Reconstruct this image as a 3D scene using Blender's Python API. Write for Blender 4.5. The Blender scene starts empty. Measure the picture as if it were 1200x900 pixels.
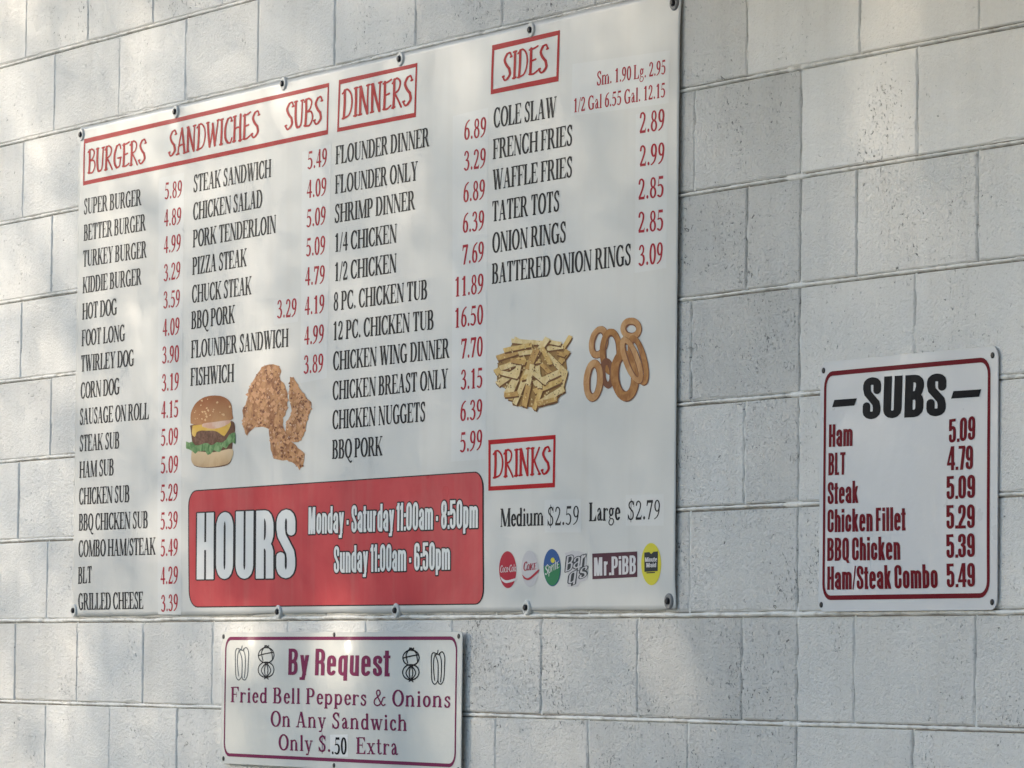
import bpy, bmesh, math, random
import numpy as np
from mathutils import Vector, Matrix
from mathutils.geometry import delaunay_2d_cdt
random.seed(7)
PI = math.pi
S = bpy.context.scene
COL = S.collection

# ------------------------------------------------------------------ camera, sky, sun, exposure
LINE8 = 8 * .2032                       # height of the mortar course under the big banner
CAMPOS = Vector((8.1174, -4.8035, LINE8 - .1089))
PITCH, YAW, ROLL, FPX = .0561, 1.0929, -.0109, 5962.8
def rx(a): return Matrix.Rotation(a, 3, 'X')
def rz(a): return Matrix.Rotation(a, 3, 'Z')
def rollm(c): return Matrix(((math.cos(c), 0, math.sin(c)), (0, 1, 0), (-math.sin(c), 0, math.cos(c))))
RC = rz(YAW) @ rx(PITCH) @ rollm(ROLL)   # columns: right, forward, up
cam = bpy.data.cameras.new('camera'); co = bpy.data.objects.new('camera', cam); COL.objects.link(co)
r, f, u = RC.col[0], RC.col[1], RC.col[2]
M = Matrix((r, u, -f)).transposed().to_4x4(); M.translation = CAMPOS
co.matrix_world = M
cam.sensor_width = 36; cam.lens = 36 * FPX / 1200; cam.clip_end = 3000; cam.clip_start = .1
cam.dof.use_dof = True; cam.dof.aperture_fstop = 40
cam.dof.focus_distance = 9.5
S.camera = co

SUN_EL, SUN_AZ = math.radians(13), math.radians(36)      # azimuth measured off the wall plane, from the left front
SUNDIR = Vector((-math.cos(SUN_AZ) * math.cos(SUN_EL), -math.sin(SUN_AZ) * math.cos(SUN_EL), math.sin(SUN_EL)))
W = bpy.data.worlds.new('World'); S.world = W; W.use_nodes = True
nt = W.node_tree
sky = nt.nodes.new('ShaderNodeTexSky'); sky.sky_type = 'NISHITA'; sky.sun_disc = False
sky.sun_elevation = SUN_EL; sky.sun_rotation = math.atan2(SUNDIR.x, SUNDIR.y)
sky.dust_density = 1.0; sky.ozone_density = 2.1
bg = nt.nodes['Background']; nt.links.new(sky.outputs[0], bg.inputs[0]); bg.inputs[1].default_value = .12
sl = bpy.data.lights.new('sun', 'SUN'); so = bpy.data.objects.new('sun', sl); COL.objects.link(so)
sl.energy = 4.0; sl.angle = math.radians(.53); sl.color = (1, .87, .70)
so.rotation_euler = (-SUNDIR).to_track_quat('-Z', 'Y').to_euler()
S.view_settings.view_transform = 'Standard'; S.view_settings.look = 'None'
S.view_settings.exposure = 1.66; S.view_settings.gamma = 1

# ------------------------------------------------------------------ helpers
PROUD = 0.0
def at(px, py, d=None):
    """point on the wall plane (d metres proud of it) seen at that spot of the 1200x900 photograph"""
    if d is None: d = PROUD      # how far the sheet in hand stands off the wall
    v = RC @ Vector(((px - 600) / FPX, 1, (450 - py) / FPX))
    t = (-d - CAMPOS.y) / v.y
    return CAMPOS + v * t
def vn(x, y, s=0):   # cheap smooth value noise
    def h(i, j): 
        n = math.sin(i * 127.1 + j * 311.7 + s * 74.7) * 43758.5453
        return n - math.floor(n)
    i, j = math.floor(x), math.floor(y); a, b = x - i, y - j
    a = a * a * (3 - 2 * a); b = b * b * (3 - 2 * b)
    return (h(i, j) * (1 - a) + h(i + 1, j) * a) * (1 - b) + (h(i, j + 1) * (1 - a) + h(i + 1, j + 1) * a) * b - .5
def mesh(name, verts, faces, mat, smooth=False):
    m = bpy.data.meshes.new(name); m.from_pydata([tuple(v) for v in verts], [], faces); m.validate()
    m.materials.append(mat)
    if smooth: m.shade_smooth()
    m.update(); return m
def link(name, me, parent=None, loc=None):
    o = bpy.data.objects.new(name, me); COL.objects.link(o)
    if parent: o.parent = parent
    if loc is not None: o.location = loc
    return o
def thing(name, label, cat, loc, group=None):
    o = bpy.data.objects.new(name, None); COL.objects.link(o); o.location = loc; o.empty_display_size = .1
    o['label'] = label; o['category'] = cat
    if group: o['group'] = group
    return o

# ------------------------------------------------------------------ materials
class NT:
    def __init__(s, name):
        s.m = bpy.data.materials.new(name); s.m.use_nodes = True; s.t = s.m.node_tree
        s.b = s.t.nodes['Principled BSDF']; s.tc = s.t.nodes.new('ShaderNodeTexCoord')
    def n(s, typ, **kw):
        x = s.t.nodes.new(typ)
        for k, v in kw.items(): setattr(x, k, v)
        return x
    def l(s, a, b): s.t.links.new(a, b)
    def noise(s, scale, detail=4, rough=.55, vec=None, dist=0, sc=(1, 1, 1), dim='3D'):
        mp = s.n('ShaderNodeMapping'); mp.inputs['Scale'].default_value = sc
        s.l(vec or s.tc.outputs['Object'], mp.inputs[0])
        x = s.n('ShaderNodeTexNoise'); x.inputs['Scale'].default_value = scale; x.inputs['Detail'].default_value = detail
        x.inputs['Roughness'].default_value = rough; x.inputs['Distortion'].default_value = dist
        s.l(mp.outputs[0], x.inputs['Vector']); return x.outputs['Fac']
    def ramp(s, fac, stops, interp='LINEAR'):
        x = s.n('ShaderNodeValToRGB'); e = x.color_ramp.elements; x.color_ramp.interpolation = interp
        while len(e) < len(stops): e.new(.5)
        for i, (p, c) in enumerate(stops):
            e[i].position = p; e[i].color = (c, c, c, 1) if isinstance(c, (int, float)) else (*c, 1)
        s.l(fac, x.inputs[0]); return x.outputs[0]
    def math(s, op, a, b=None, c=None):
        x = s.n('ShaderNodeMath'); x.operation = op
        for i, v in enumerate((a, b, c)):
            if v is None: continue
            if isinstance(v, (int, float)): x.inputs[i].default_value = v
            else: s.l(v, x.inputs[i])
        return x.outputs[0]
    def mix(s, fac, a, b, mode='MIX'):
        x = s.n('ShaderNodeMix'); x.data_type = 'RGBA'; x.blend_type = mode
        for sock, v in ((x.inputs[0], fac), (x.inputs[6], a), (x.inputs[7], b)):
            if isinstance(v, (int, float)): sock.default_value = v
            elif isinstance(v, tuple): sock.default_value = (*v, 1)
            else: s.l(v, sock)
        return x.outputs[2]
    def bump(s, h, dist, strength=1, prev=None):
        x = s.n('ShaderNodeBump'); x.inputs['Distance'].default_value = dist; x.inputs['Strength'].default_value = strength
        s.l(h, x.inputs['Height'])
        if prev: s.l(prev, x.inputs['Normal'])
        return x.outputs[0]
    def fin(s, col=None, rough=.5, nrm=None, spec=.5):
        if col is not None:
            if isinstance(col, tuple): s.b.inputs['Base Color'].default_value = (*col, 1)
            else: s.l(col, s.b.inputs['Base Color'])
        if isinstance(rough, (int, float)): s.b.inputs['Roughness'].default_value = rough
        else: s.l(rough, s.b.inputs['Roughness'])
        s.b.inputs['Specular IOR Level'].default_value = spec
        if nrm: s.l(nrm, s.b.inputs['Normal'])
        return s.m

def block_paint():
    k = NT('painted_block')
    oi = k.n('ShaderNodeObjectInfo'); sep = k.n('ShaderNodeSeparateColor'); k.l(oi.outputs['Color'], sep.inputs[0])
    pit, tone, rnd = sep.outputs[0], sep.outputs[1], oi.outputs['Random']
    geo = k.n('ShaderNodeNewGeometry'); P = geo.outputs['Position']
    fine = k.noise(330, 3, .6, P); med = k.noise(120, 4, .65, P); big = k.noise(9, 3, .5, P); mask = k.noise(5, 2, .5, P)
    # open pores of the block face that the paint did not fill
    p1 = k.noise(150, 3, .7, P, .6, (1, 1, .8)); p2 = k.noise(68, 2, .5, P, 1.6, (1, 1, 1.5))
    thr = k.math('ADD', k.math('MULTIPLY', pit, -.10), k.math('ADD', k.math('MULTIPLY', mask, -.26), .818))
    a1 = k.math('MULTIPLY', k.math('SUBTRACT', p1, thr), 14)
    a1 = k.math('MINIMUM', k.math('MAXIMUM', a1, 0), 1)
    thr2 = k.math('ADD', thr, .045)
    a2 = k.math('MINIMUM', k.math('MAXIMUM', k.math('MULTIPLY', k.math('SUBTRACT', p2, thr2), 16), 0), 1)
    pores = k.math('MAXIMUM', a1, a2)
    wrm = k.noise(26, 2, .5, P, 1.2); gate = k.math('MULTIPLY', k.math('SUBTRACT', k.noise(19, 3, .6, P), k.math('SUBTRACT', .70, k.math('MULTIPLY', pit, .10))), 12)
    wrm = k.math('SUBTRACT', 1, k.math('MULTIPLY', k.math('ABSOLUTE', k.math('SUBTRACT', wrm, .5)), 70))
    wrm = k.math('MULTIPLY', k.math('MINIMUM', k.math('MAXIMUM', wrm, 0), 1), k.math('MINIMUM', k.math('MAXIMUM', gate, 0), 1))
    pores = k.math('MAXIMUM', pores, wrm)
    stain = k.ramp(k.noise(2.2, 4, .6, P), [(.35, 0), (.75, 1)])
    base = k.mix(k.math('MULTIPLY', stain, .55), (.80, .785, .745), (.70, .67, .615))
    drip = k.ramp(k.noise(3.2, 4, .6, P, 0, (4.5, 1, .5)), [(.45, 0), (.8, 1)])
    base = k.mix(k.math('MULTIPLY', drip, .22), base, (.47, .44, .39))
    tn = k.math('ADD', k.math('MULTIPLY', tone, .09), .92)
    tc = k.n('ShaderNodeCombineColor'); [k.l(tn, tc.inputs[i]) for i in range(3)]
    base = k.mix(1.0, base, tc.outputs[0], 'MULTIPLY')
    grime = k.math('MULTIPLY', k.ramp(med, [(.5, 0), (.78, 1)]), k.math('ADD', k.math('MULTIPLY', pit, .22), .05))
    base = k.mix(grime, base, (.36, .34, .31))
    base = k.mix(k.math('MULTIPLY', pores, .8), base, (.11, .105, .10))
    n1 = k.bump(big, .004, .6)
    n2 = k.bump(k.math('MULTIPLY', med, k.math('ADD', pit, .10)), .013, 1, n1)
    n3 = k.bump(k.math('MULTIPLY', fine, k.math('ADD', pit, .10)), .0055, 1, n2)
    n4 = k.bump(k.math('MULTIPLY', pores, -1), .003, 1, n3)
    return k.fin(base, .5, n4, .35)
def mortar_mat():
    k = NT('mortar'); geo = k.n('ShaderNodeNewGeometry'); P = geo.outputs['Position']
    n = k.noise(90, 4, .6, P); s = k.noise(14, 4, .6, P)
    c = k.mix(k.ramp(s, [(.35, 0), (.7, 1)]), (.36, .335, .30), (.17, .155, .135))
    return k.fin(c, .9, k.bump(n, .003), .2)
def bead_mat():
    k = NT('painted_mortar_bead'); geo = k.n('ShaderNodeNewGeometry'); P = geo.outputs['Position']
    n = k.noise(110, 4, .65, P); s = k.noise(30, 4, .6, P)
    c = k.mix(k.ramp(s, [(.5, 0), (.72, 1)]), (.74, .725, .68), (.46, .43, .38))
    c = k.mix(k.ramp(n, [(.68, 0), (.75, 1)]), c, (.08, .07, .06))
    return k.fin(c, .6, k.bump(n, .003), .4)
_bg = {}
def vinyl(name, col, rough=.36, dirt=1.0, var=None, grad=None):
    """printed vinyl: one crease relief shared by the sheet and all its ink"""
    k = NT(name); O = k.tc.outputs['Object']
    cre = k.noise(2.6, 2, .5, O, .6, (1.5, 1, .8)); sm = k.noise(14, 2, .5, O, .2, (1, 1, .6))
    nrm = k.bump(cre, .007, 1); nrm = k.bump(sm, .0005, 1, nrm)
    c = col
    if var: c = k.mix(k.ramp(k.noise(var[1], 5, .65, O, .5), [(.38, 0), (.64, 1)]), col, var[0])
    if grad:   # (colour, z0, z1): ink shade changing over the height of the printed picture
        sp = k.n('ShaderNodeSeparateXYZ'); k.l(O, sp.inputs[0])
        mr = k.n('ShaderNodeMapRange'); mr.inputs[1].default_value = grad[1]; mr.inputs[2].default_value = grad[2]
        k.l(sp.outputs[2], mr.inputs[0]); c = k.mix(mr.outputs[0], c, grad[0])
    d = k.ramp(k.noise(3.1, 5, .6, O, .8), [(.45, 0), (.85, 1)])
    c = k.mix(k.math('MULTIPLY', d, .16 * dirt), c, (.42, .38, .33))
    st_ = k.ramp(k.noise(9, 4, .6, O, .2, (2.2, 1, .16)), [(.5, 0), (.8, 1)]); c = k.mix(k.math('MULTIPLY', st_, .13 * dirt), c, (.40, .36, .30))
    sp2 = k.ramp(k.noise(120, 2, .5, O), [(.765, 0), (.80, 1)])
    c = k.mix(k.math('MULTIPLY', sp2, .5 * dirt), c, (.2, .18, .16))
    rr = k.math('ADD', k.math('MULTIPLY', k.noise(5, 3, .5, O), .22), rough - .1)
    return k.fin(c, rr, nrm, .4 if isinstance(col, tuple) and min(col) > .5 else .05)
def enamel(name, col, rough=.2, fade=None):
    k = NT(name); O = k.tc.outputs['Object']
    nrm = k.bump(k.noise(3.0, 3, .5, O, .6), .012, 1); nrm = k.bump(k.noise(40, 3, .6, O), .0005, 1, nrm)
    c = k.mix(k.math('MULTIPLY', k.ramp(k.noise(5, 5, .6, O), [(.4, 0), (.8, 1)]), .15 if max(col) > .4 else .02), col, (.45, .42, .38))
    rr = k.math('ADD', k.math('MULTIPLY', k.noise(9, 4, .6, O), .15), rough)
    return k.fin(c, rr, nrm, .5 if max(col) > .4 else .04)
def plain(name, col, rough=.5, metal=0, bumpd=0):
    k = NT(name); k.b.inputs['Metallic'].default_value = metal
    nz = k.noise(60, 4); c = k.mix(k.ramp(nz, [(.35, 0), (.7, 1)]), col, tuple(x * .7 for x in col))
    return k.fin(c, rough, k.bump(nz, bumpd) if bumpd else None)

MB = block_paint(); MM = mortar_mat(); MBD = bead_mat()
V_W = vinyl('white_vinyl', (.575, .572, .545)); V_K = vinyl('black_ink', (.018, .018, .022), dirt=.4)
V_R = vinyl('red_ink', (.36, .012, .028), dirt=.3); V_RH = vinyl('heading_red_ink', (.42, .010, .018), dirt=.3)
V_BOX = vinyl('hours_red_ink', (.58, .085, .09), rough=.3, dirt=.9, var=((.50, .062, .068), 4))
V_ST = vinyl('price_sticker', (.60, .602, .585), rough=.35, dirt=.8)
V_KB = vinyl('pale_black_ink', (.05, .05, .055))

# ------------------------------------------------------------------ stroke fonts (all glyph shapes are built here)
def ell(hw, hh, n=12): return [(hw * math.cos(2 * PI * i / n), hh * math.sin(2 * PI * i / n)) for i in range(n)]
def hull(pts):
    pts = sorted(set((round(x, 5), round(y, 5)) for x, y in pts))
    def half(ps):
        h = []
        for p in ps:
            while len(h) > 1 and (h[-1][0] - h[-2][0]) * (p[1] - h[-2][1]) - (h[-1][1] - h[-2][1]) * (p[0] - h[-2][0]) <= 1e-9: h.pop()
            h.append(p)
        return h[:-1]
    return half(pts) + half(pts[::-1])
def sweep(path, pen):
    return [hull([(a[0] + p[0], a[1] + p[1]) for p in pen] + [(b[0] + p[0], b[1] + p[1]) for p in pen]) for a, b in zip(path, path[1:])]
def arc(cx, cy, rx_, ry_, a0, a1, n=None, e=2.0):
    n = n or max(4, int(abs(a1 - a0) / 20)); out = []
    for i in range(n + 1):
        a = math.radians(a0 + (a1 - a0) * i / n); c, s = math.cos(a), math.sin(a)
        out.append((cx + rx_ * math.copysign(abs(c) ** (2 / e), c), cy + ry_ * math.copysign(abs(s) ** (2 / e), s)))
    return out
def spl(pts, n=5):
    P = [pts[0]] + list(pts) + [pts[-1]]; out = []
    for i in range(1, len(P) - 2):
        for j in range(n):
            t = j / n
            out.append(tuple(.5 * (2 * P[i][k] + (P[i + 1][k] - P[i - 1][k]) * t + (2 * P[i - 1][k] - 5 * P[i][k] + 4 * P[i + 1][k] - P[i + 2][k]) * t * t + (3 * P[i][k] - P[i - 1][k] - 3 * P[i + 1][k] + P[i + 2][k]) * t ** 3) for k in (0, 1)))
    out.append(pts[-1]); return out
def rect(x0, y0, x1, y1): return [(x0, y0), (x1, y0), (x1, y1), (x0, y1)]
def dg(x0, y0, x1, y1, w): # diagonal bar, horizontal ends
    if y0 > y1: x0, y0, x1, y1 = x1, y1, x0, y0
    return [(x0 - w / 2, y0), (x0 + w / 2, y0), (x1 + w / 2, y1), (x1 - w / 2, y1)]
def fill(polys, extra=()):
    """union of many overlapping polygons as one triangle sheet"""
    vs, fs = [], []
    for p in polys:
        if sum(a[0] * b[1] - b[0] * a[1] for a, b in zip(p, list(p[1:]) + [p[0]])) < 0: p = list(p)[::-1]
        fs.append(list(range(len(vs), len(vs) + len(p)))); vs += [Vector(q) for q in p]
    vs += [Vector(q) for q in extra]
    r = delaunay_2d_cdt(vs, [], fs, 0, 1e-5, True)
    V, F, OF = r[0], r[2], r[5]
    keep = [tuple(f) for f, o in zip(F, OF) if len(o)]
    used = sorted({i for f in keep for i in f}); mp = {i: n for n, i in enumerate(used)}
    return [tuple(V[i]) for i in used], [tuple(mp[i] for i in f) for f in keep]

def serif_font(Wd=.235, t=.06, s=.075, th=.075):
    G = {}; h = Wd / 2
    E = ell(h, t / 2 + .008); e = ell(th / 2 + .01, t / 2)
    def st(x, y0=0, y1=1, tl=1, tr=1, bl=1, br=1, w=Wd):
        q = [rect(x - w / 2, y0, x + w / 2, y1)]
        if tl or tr: q.append(rect(x - w / 2 - s * tl, y1 - t, x + w / 2 + s * tr, y1))
        if bl or br: q.append(rect(x - w / 2 - s * bl, y0, x + w / 2 + s * br, y0 + t))
        return q
    def sr(x0, x1, y): return rect(x0, y, x1, y + t)
    L = .19
    G['A'] = (.98, [dg(.14, 0, .44, 1, th), dg(.74, 0, .46, 1, Wd), rect(.24, .3, .68, .3 + t), sr(0, .27, 0), sr(.56, .96, 0)])
    G['B'] = (.86, st(L, tr=0, br=0) + [sr(L, .45, .95), sr(L, .45, 0), sr(L, .5, .5)] + sweep(arc(.42, .755, .2, .225, 90, -90), E) + sweep(arc(.46, .265, .22, .24, 90, -90), E))
    G['C'] = (.9, sweep(arc(.48, .5, .36, .48, 50, 320), E) + [rect(.75, .66, .79, 1), rect(.79, .66, .8, .9)] + sweep(arc(.48, .5, .33, .48, 320, 335), e) + [[(.6, .92), (.79, .66), (.79, .78), (.66, .98)]])
    G['D'] = (.95, st(L, tr=0, br=0) + [sr(L, .45, .95), sr(L, .45, 0)] + sweep([(.42, .975)] + arc(.45, .5, .35, .475, 80, -80) + [(.42, .025)], E))
    G['E'] = (.84, st(L, tr=0, br=0) + [sr(L, .76, .95), sr(L, .78, 0), sr(L, .55, .5), rect(.54, .36, .57, .69), [(.76, 1), (.56, 1), (.76, .72)], [(.8, .0), (.8, .28), (.58, 0)]])
    G['F'] = (.78, st(L, tr=0) + [sr(L, .75, .95), sr(L, .55, .49), rect(.54, .35, .57, .68), [(.75, 1), (.55, 1), (.75, .7)]])
    G['G'] = (.98, sweep(arc(.48, .5, .36, .48, 50, 300), E) + [rect(.75, .68, .79, 1)] + [[(.6, .92), (.79, .68), (.79, .8), (.66, .98)]] + st(.76, .04, .45, 1, 1, 0, 0) + sweep([(.55, .02), (.76, .08)], E))
    G['H'] = (1.02, st(L) + st(.83) + [rect(L, .48, .83, .48 + t + .01)])
    G['I'] = (.44, st(.22))
    G['J'] = (.64, st(.42, .2, 1, 1, 1, 0, 0) + sweep(spl([(.42, .25), (.38, .08), (.24, .02), (.12, .1)]), E))
    G['K'] = (1.0, st(L) + [dg(.3, .38, .82, 1, th + .02), dg(.42, .56, .84, 0, Wd), sr(.64, .98, 0), sr(.62, .96, .95)])
    G['L'] = (.84, st(L, br=0) + [sr(L, .76, 0), [(.79, 0), (.79, .34), (.5, 0)]])
    G['M'] = (1.22, st(.15, w=th, tr=0) + [dg(.2, 1, .58, .02, Wd), dg(.6, .02, 1.0, 1, th), rect(.06, .95, .3, 1)] + st(1.02, tl=0))
    G['N'] = (.98, st(.16, w=th, tr=0) + [dg(.17, 1, .8, 0, Wd), rect(.04, .95, .27, 1)] + st(.82, w=th, bl=0, br=0))
    G['O'] = (.98, sweep(arc(.49, .5, .37, .48, 0, 360), E))
    G['P'] = (.82, st(L, tr=0) + [sr(L, .45, .95), sr(L, .45, .45)] + sweep(arc(.43, .725, .22, .25, 90, -90), E))
    G['Q'] = (.98, sweep(arc(.49, .5, .37, .48, 0, 360), E) + sweep(spl([(.45, .0), (.6, -.12), (.8, -.22), (.95, -.18)]), ell(.06, .045)))
    G['R'] = (.95, st(L, tr=0) + [sr(L, .45, .95), sr(L, .45, .48), dg(.46, .52, .8, 0, Wd), sr(.74, .97, 0)] + sweep(arc(.43, .74, .21, .235, 90, -90), E))
    G['S'] = (.74, sweep(spl([(.58, .82), (.5, .95), (.34, .965), (.19, .86), (.19, .7), (.34, .56), (.52, .44), (.58, .28), (.53, .1), (.36, .03), (.2, .08), (.12, .22)]), ell(h * .8, t / 2 + .02)) + [rect(.61, .68, .65, 1), rect(.06, 0, .1, .33)])
    G['T'] = (.86, st(.43, tl=0, tr=0) + [sr(.05, .81, .95), [(.05, 1), (.05, .7), (.26, 1)], [(.81, 1), (.6, 1), (.81, .7)]])
    G['U'] = (.98, st(.22, .3, 1, bl=0, br=0) + st(.8, .3, 1, bl=0, br=0, w=th) + sweep([(.22, .34)] + arc(.51, .3, .29, .26, 180, 360) + [(.8, .34)], ell(.03, .03)) + sweep([(.22, .34)] + arc(.49, .3, .27, .26, 180, 270), E))
    G['V'] = (.96, [dg(.22, 1, .5, 0, Wd), dg(.8, 1, .52, 0, th), sr(.04, .42, .95), sr(.66, .94, .95)])
    G['W'] = (1.36, [dg(.2, 1, .43, 0, Wd), dg(.62, .9, .45, 0, th), dg(.62, 1, .92, 0, Wd), dg(1.2, 1, .94, 0, th), sr(.03, .38, .95), sr(.46, .8, .95), sr(1.06, 1.34, .95)])
    G['X'] = (.96, [dg(.2, 1, .76, 0, Wd), dg(.78, 1, .2, 0, th), sr(.04, .42, .95), sr(.62, .94, .95), sr(.04, .36, 0), sr(.56, .94, 0)])
    G['Y'] = (.94, [dg(.2, 1, .48, .42, Wd), dg(.78, 1, .5, .42, th), sr(.03, .4, .95), sr(.62, .92, .95)] + st(.48, 0, .48, 0, 0))
    G['Z'] = (.84, [dg(.16, 0, .66, 1, Wd), sr(.1, .75, .95), sr(.08, .78, 0), [(.08, 1), (.08, .7), (.3, 1)], [(.78, 0), (.78, .32), (.55, 0)]])
    # figures
    E2 = ell(h * .85, t / 2 + .01)
    G['0'] = (.72, sweep(arc(.36, .5, .23, .47, 0, 360), E2))
    G['1'] = (.72, st(.38, 0, 1, 0, 0, w=Wd * .95) + [[(.12, .86), (.12, .82), (.3, .8), (.42, 1), (.38, 1)]])
    G['2'] = (.72, sweep(spl([(.14, .76), (.2, .92), (.36, .96), (.52, .84), (.5, .62), (.34, .36), (.14, .1)]), ell(h * .75, t / 2 + .015)) + [rect(.08, 0, .62, .13), [(.62, 0), (.67, .26), (.5, .1)]])
    G['3'] = (.72, sweep(spl([(.14, .8), (.22, .94), (.38, .96), (.5, .84), (.48, .66), (.34, .54)]), ell(h * .7, t / 2 + .01)) + sweep(spl([(.3, .53), (.48, .48), (.56, .3), (.46, .08), (.28, .03), (.12, .12)]), ell(h * .85, t / 2 + .01)))
    G['4'] = (.72, [rect(.36, 0, .56, 1), rect(.04, .25, .68, .35)] + [dg(.09, .28, .44, 1, .07)])
    G['5'] = (.72, [rect(.17, .86, .6, 1), dg(.15, .52, .2, 1, .06)] + sweep(spl([(.16, .57), (.38, .58), (.54, .42), (.5, .16), (.32, .03), (.12, .1)]), ell(h * .85, t / 2 + .01)))
    G['6'] = (.72, sweep(arc(.37, .31, .21, .28, 0, 360), E2) + sweep(spl([(.17, .34), (.2, .6), (.34, .84), (.6, .98)]), ell(h * .75, t / 2)))
    G['7'] = (.72, [rect(.08, .86, .66, 1), dg(.26, 0, .6, .96, Wd * .85), [(.08, 1), (.05, .7), (.12, .7), (.22, .9)]])
    G['8'] = (.72, sweep(arc(.36, .74, .18, .22, 0, 360), ell(h * .7, t / 2 + .01)) + sweep(arc(.36, .27, .22, .24, 0, 360), ell(h * .78, t / 2 + .01)))
    G['9'] = (.72, sweep(arc(.35, .69, .21, .28, 0, 360), E2) + sweep(spl([(.55, .66), (.52, .4), (.38, .16), (.12, .02)]), ell(h * .75, t / 2)))
    G['.'] = (.34, [arc(.17, .09, .1, .09, 0, 330, 11)])
    G['/'] = (.42, [dg(.05, -.02, .37, 1.02, .09)])
    G['$'] = (.74, G['S'][1] + [rect(.34, -.12, .39, 1.12)])
    G['&'] = (1.1, sweep(spl([(1.0, .52), (.86, .5), (.76, .3), (.6, .1), (.36, .02), (.15, .14), (.18, .38), (.42, .56), (.6, .74), (.56, .93), (.4, .95), (.32, .8), (.42, .56), (.62, .26), (.84, .04), (1.02, .1)]), ell(h * .5, t / 2 + .01)))
    G[' '] = (.34, [])
    # lower case, x-height .68
    X = .68; wl = Wd * .9; hl = wl / 2; El = ell(hl, t / 2 + .01); F = .06
    def sl(x, y0=0, y1=X, tl=1, br=1, bl=1): return [rect(x - hl, y0, x + hl, y1), [(x - hl - F * tl, y1 - .07), (x, y1 - .07), (x + hl, y1), (x, y1)]] + ([rect(x - hl - F * bl, y0, x + hl + F * br, y0 + t)] if bl or br else [])
    def hump(x0, x1): return sweep(spl([(x0, .5), (x0 + .1, .62), (x1 - .1, .645), (x1, .5)]), ell(.05, t / 2 + .015)) + [rect(x1 - hl, 0, x1 + hl, .52), rect(x1 - hl - F, 0, x1 + hl + F, t)]
    G['a'] = (.68, [rect(.42 - hl, .08, .42 + hl, .5)] + sweep(spl([(.14, .52), (.2, .63), (.34, .655), (.42, .5)]), ell(.06, t / 2 + .01)) + sweep(spl([(.42, .42), (.24, .34), (.16, .2), (.2, .06), (.32, .06), (.42, .16)]), ell(.07, t / 2 + .01)) + sweep(spl([(.44, .12), (.5, .03), (.62, .08)]), ell(.05, .03)))
    G['b'] = (.76, sl(.17, 0, 1, bl=0, br=0) + sweep(arc(.4, .34, .21, .31, 130, -130), El))
    G['c'] = (.62, sweep(arc(.35, .34, .21, .31, 55, 320), El) + sweep([(.47, .55), (.5, .5)], ell(.07, .06)))
    G['d'] = (.76, sl(.56, 0, 1, br=1, bl=0) + sweep(arc(.34, .34, .2, .31, 50, 310), El))
    G['e'] = (.62, sweep(arc(.34, .34, .2, .31, 10, 320), El) + [rect(.18, .34, .56, .34 + t)])
    G['g'] = (.7, sweep(arc(.33, .46, .17, .19, 0, 360), ell(hl * .8, t / 2 + .01)) + sweep(spl([(.26, .28), (.16, .18), (.3, .1), (.5, .08), (.6, -.06), (.44, -.22), (.2, -.22), (.08, -.1), (.2, .06)]), ell(.05, .03)) + [rect(.46, .58, .66, .65)])
    G['h'] = (.82, sl(.17, 0, 1) + hump(.2, .6)); G['n'] = (.82, sl(.17) + hump(.2, .6))
    G['i'] = (.4, sl(.2) + [arc(.19, .87, .1, .09, 0, 330, 11)])
    G['k'] = (.8, sl(.17, 0, 1) + [dg(.24, .28, .6, X, th), dg(.34, .4, .64, 0, wl), rect(.5, 0, .78, t)])
    G['l'] = (.4, sl(.2, 0, 1)); G['m'] = (1.2, sl(.17) + hump(.2, .58) + hump(.6, .99))
    G['o'] = (.7, sweep(arc(.35, .34, .22, .31, 0, 360), El))
    G['p'] = (.76, sl(.17, -.25) + sweep(arc(.4, .34, .21, .31, 130, -130), El))
    G['r'] = (.6, sl(.17) + sweep(spl([(.2, .45), (.34, .62), (.5, .62)]), ell(.05, .03)) + sweep([(.5, .6), (.5, .56)], ell(.07, .05)))
    G['s'] = (.56, sweep(spl([(.43, .52), (.34, .64), (.18, .6), (.15, .47), (.3, .36), (.43, .24), (.38, .06), (.22, .03), (.11, .14)]), ell(.07, t / 2 + .012)) + [rect(.43, .46, .47, X), rect(.08, 0, .12, .24)])
    G['t'] = (.5, [rect(.2 - hl + .02, .1, .2 + hl, .92), rect(.04, X - .06, .44, X)] + sweep(spl([(.21, .14), (.3, .03), (.46, .1)]), ell(.06, .03)))
    G['u'] = (.82, [rect(.17 - hl, .15, .17 + hl, X), rect(.04, X - t, .17, X), rect(.6 - hl, 0, .6 + hl, X), rect(.47, X - t, .6, X), rect(.6, 0, .76, t)] + sweep(spl([(.17, .17), (.26, .035), (.42, .04), (.56, .16)]), ell(.06, t / 2 + .01)))
    G['w'] = (1.06, [dg(.16, X, .36, 0, wl), dg(.52, .62, .38, 0, th), dg(.5, X, .72, 0, wl), dg(.92, X, .74, 0, th), sr(.02, .32, X - t), sr(.38, .64, X - t), sr(.82, 1.04, X - t)])
    G['x'] = (.76, [dg(.16, X, .58, 0, wl), dg(.6, X, .16, 0, th), sr(.03, .34, X - t), sr(.48, .73, X - t), sr(.03, .3, 0), sr(.42, .74, 0)])
    G['y'] = (.76, [dg(.16, X, .4, 0, wl), dg(.62, X, .3, -.25, th), sr(.02, .34, X - t), sr(.5, .74, X - t)] + sweep([(.28, -.2), (.18, -.2)], ell(.06, .05)))
    return G

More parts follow.
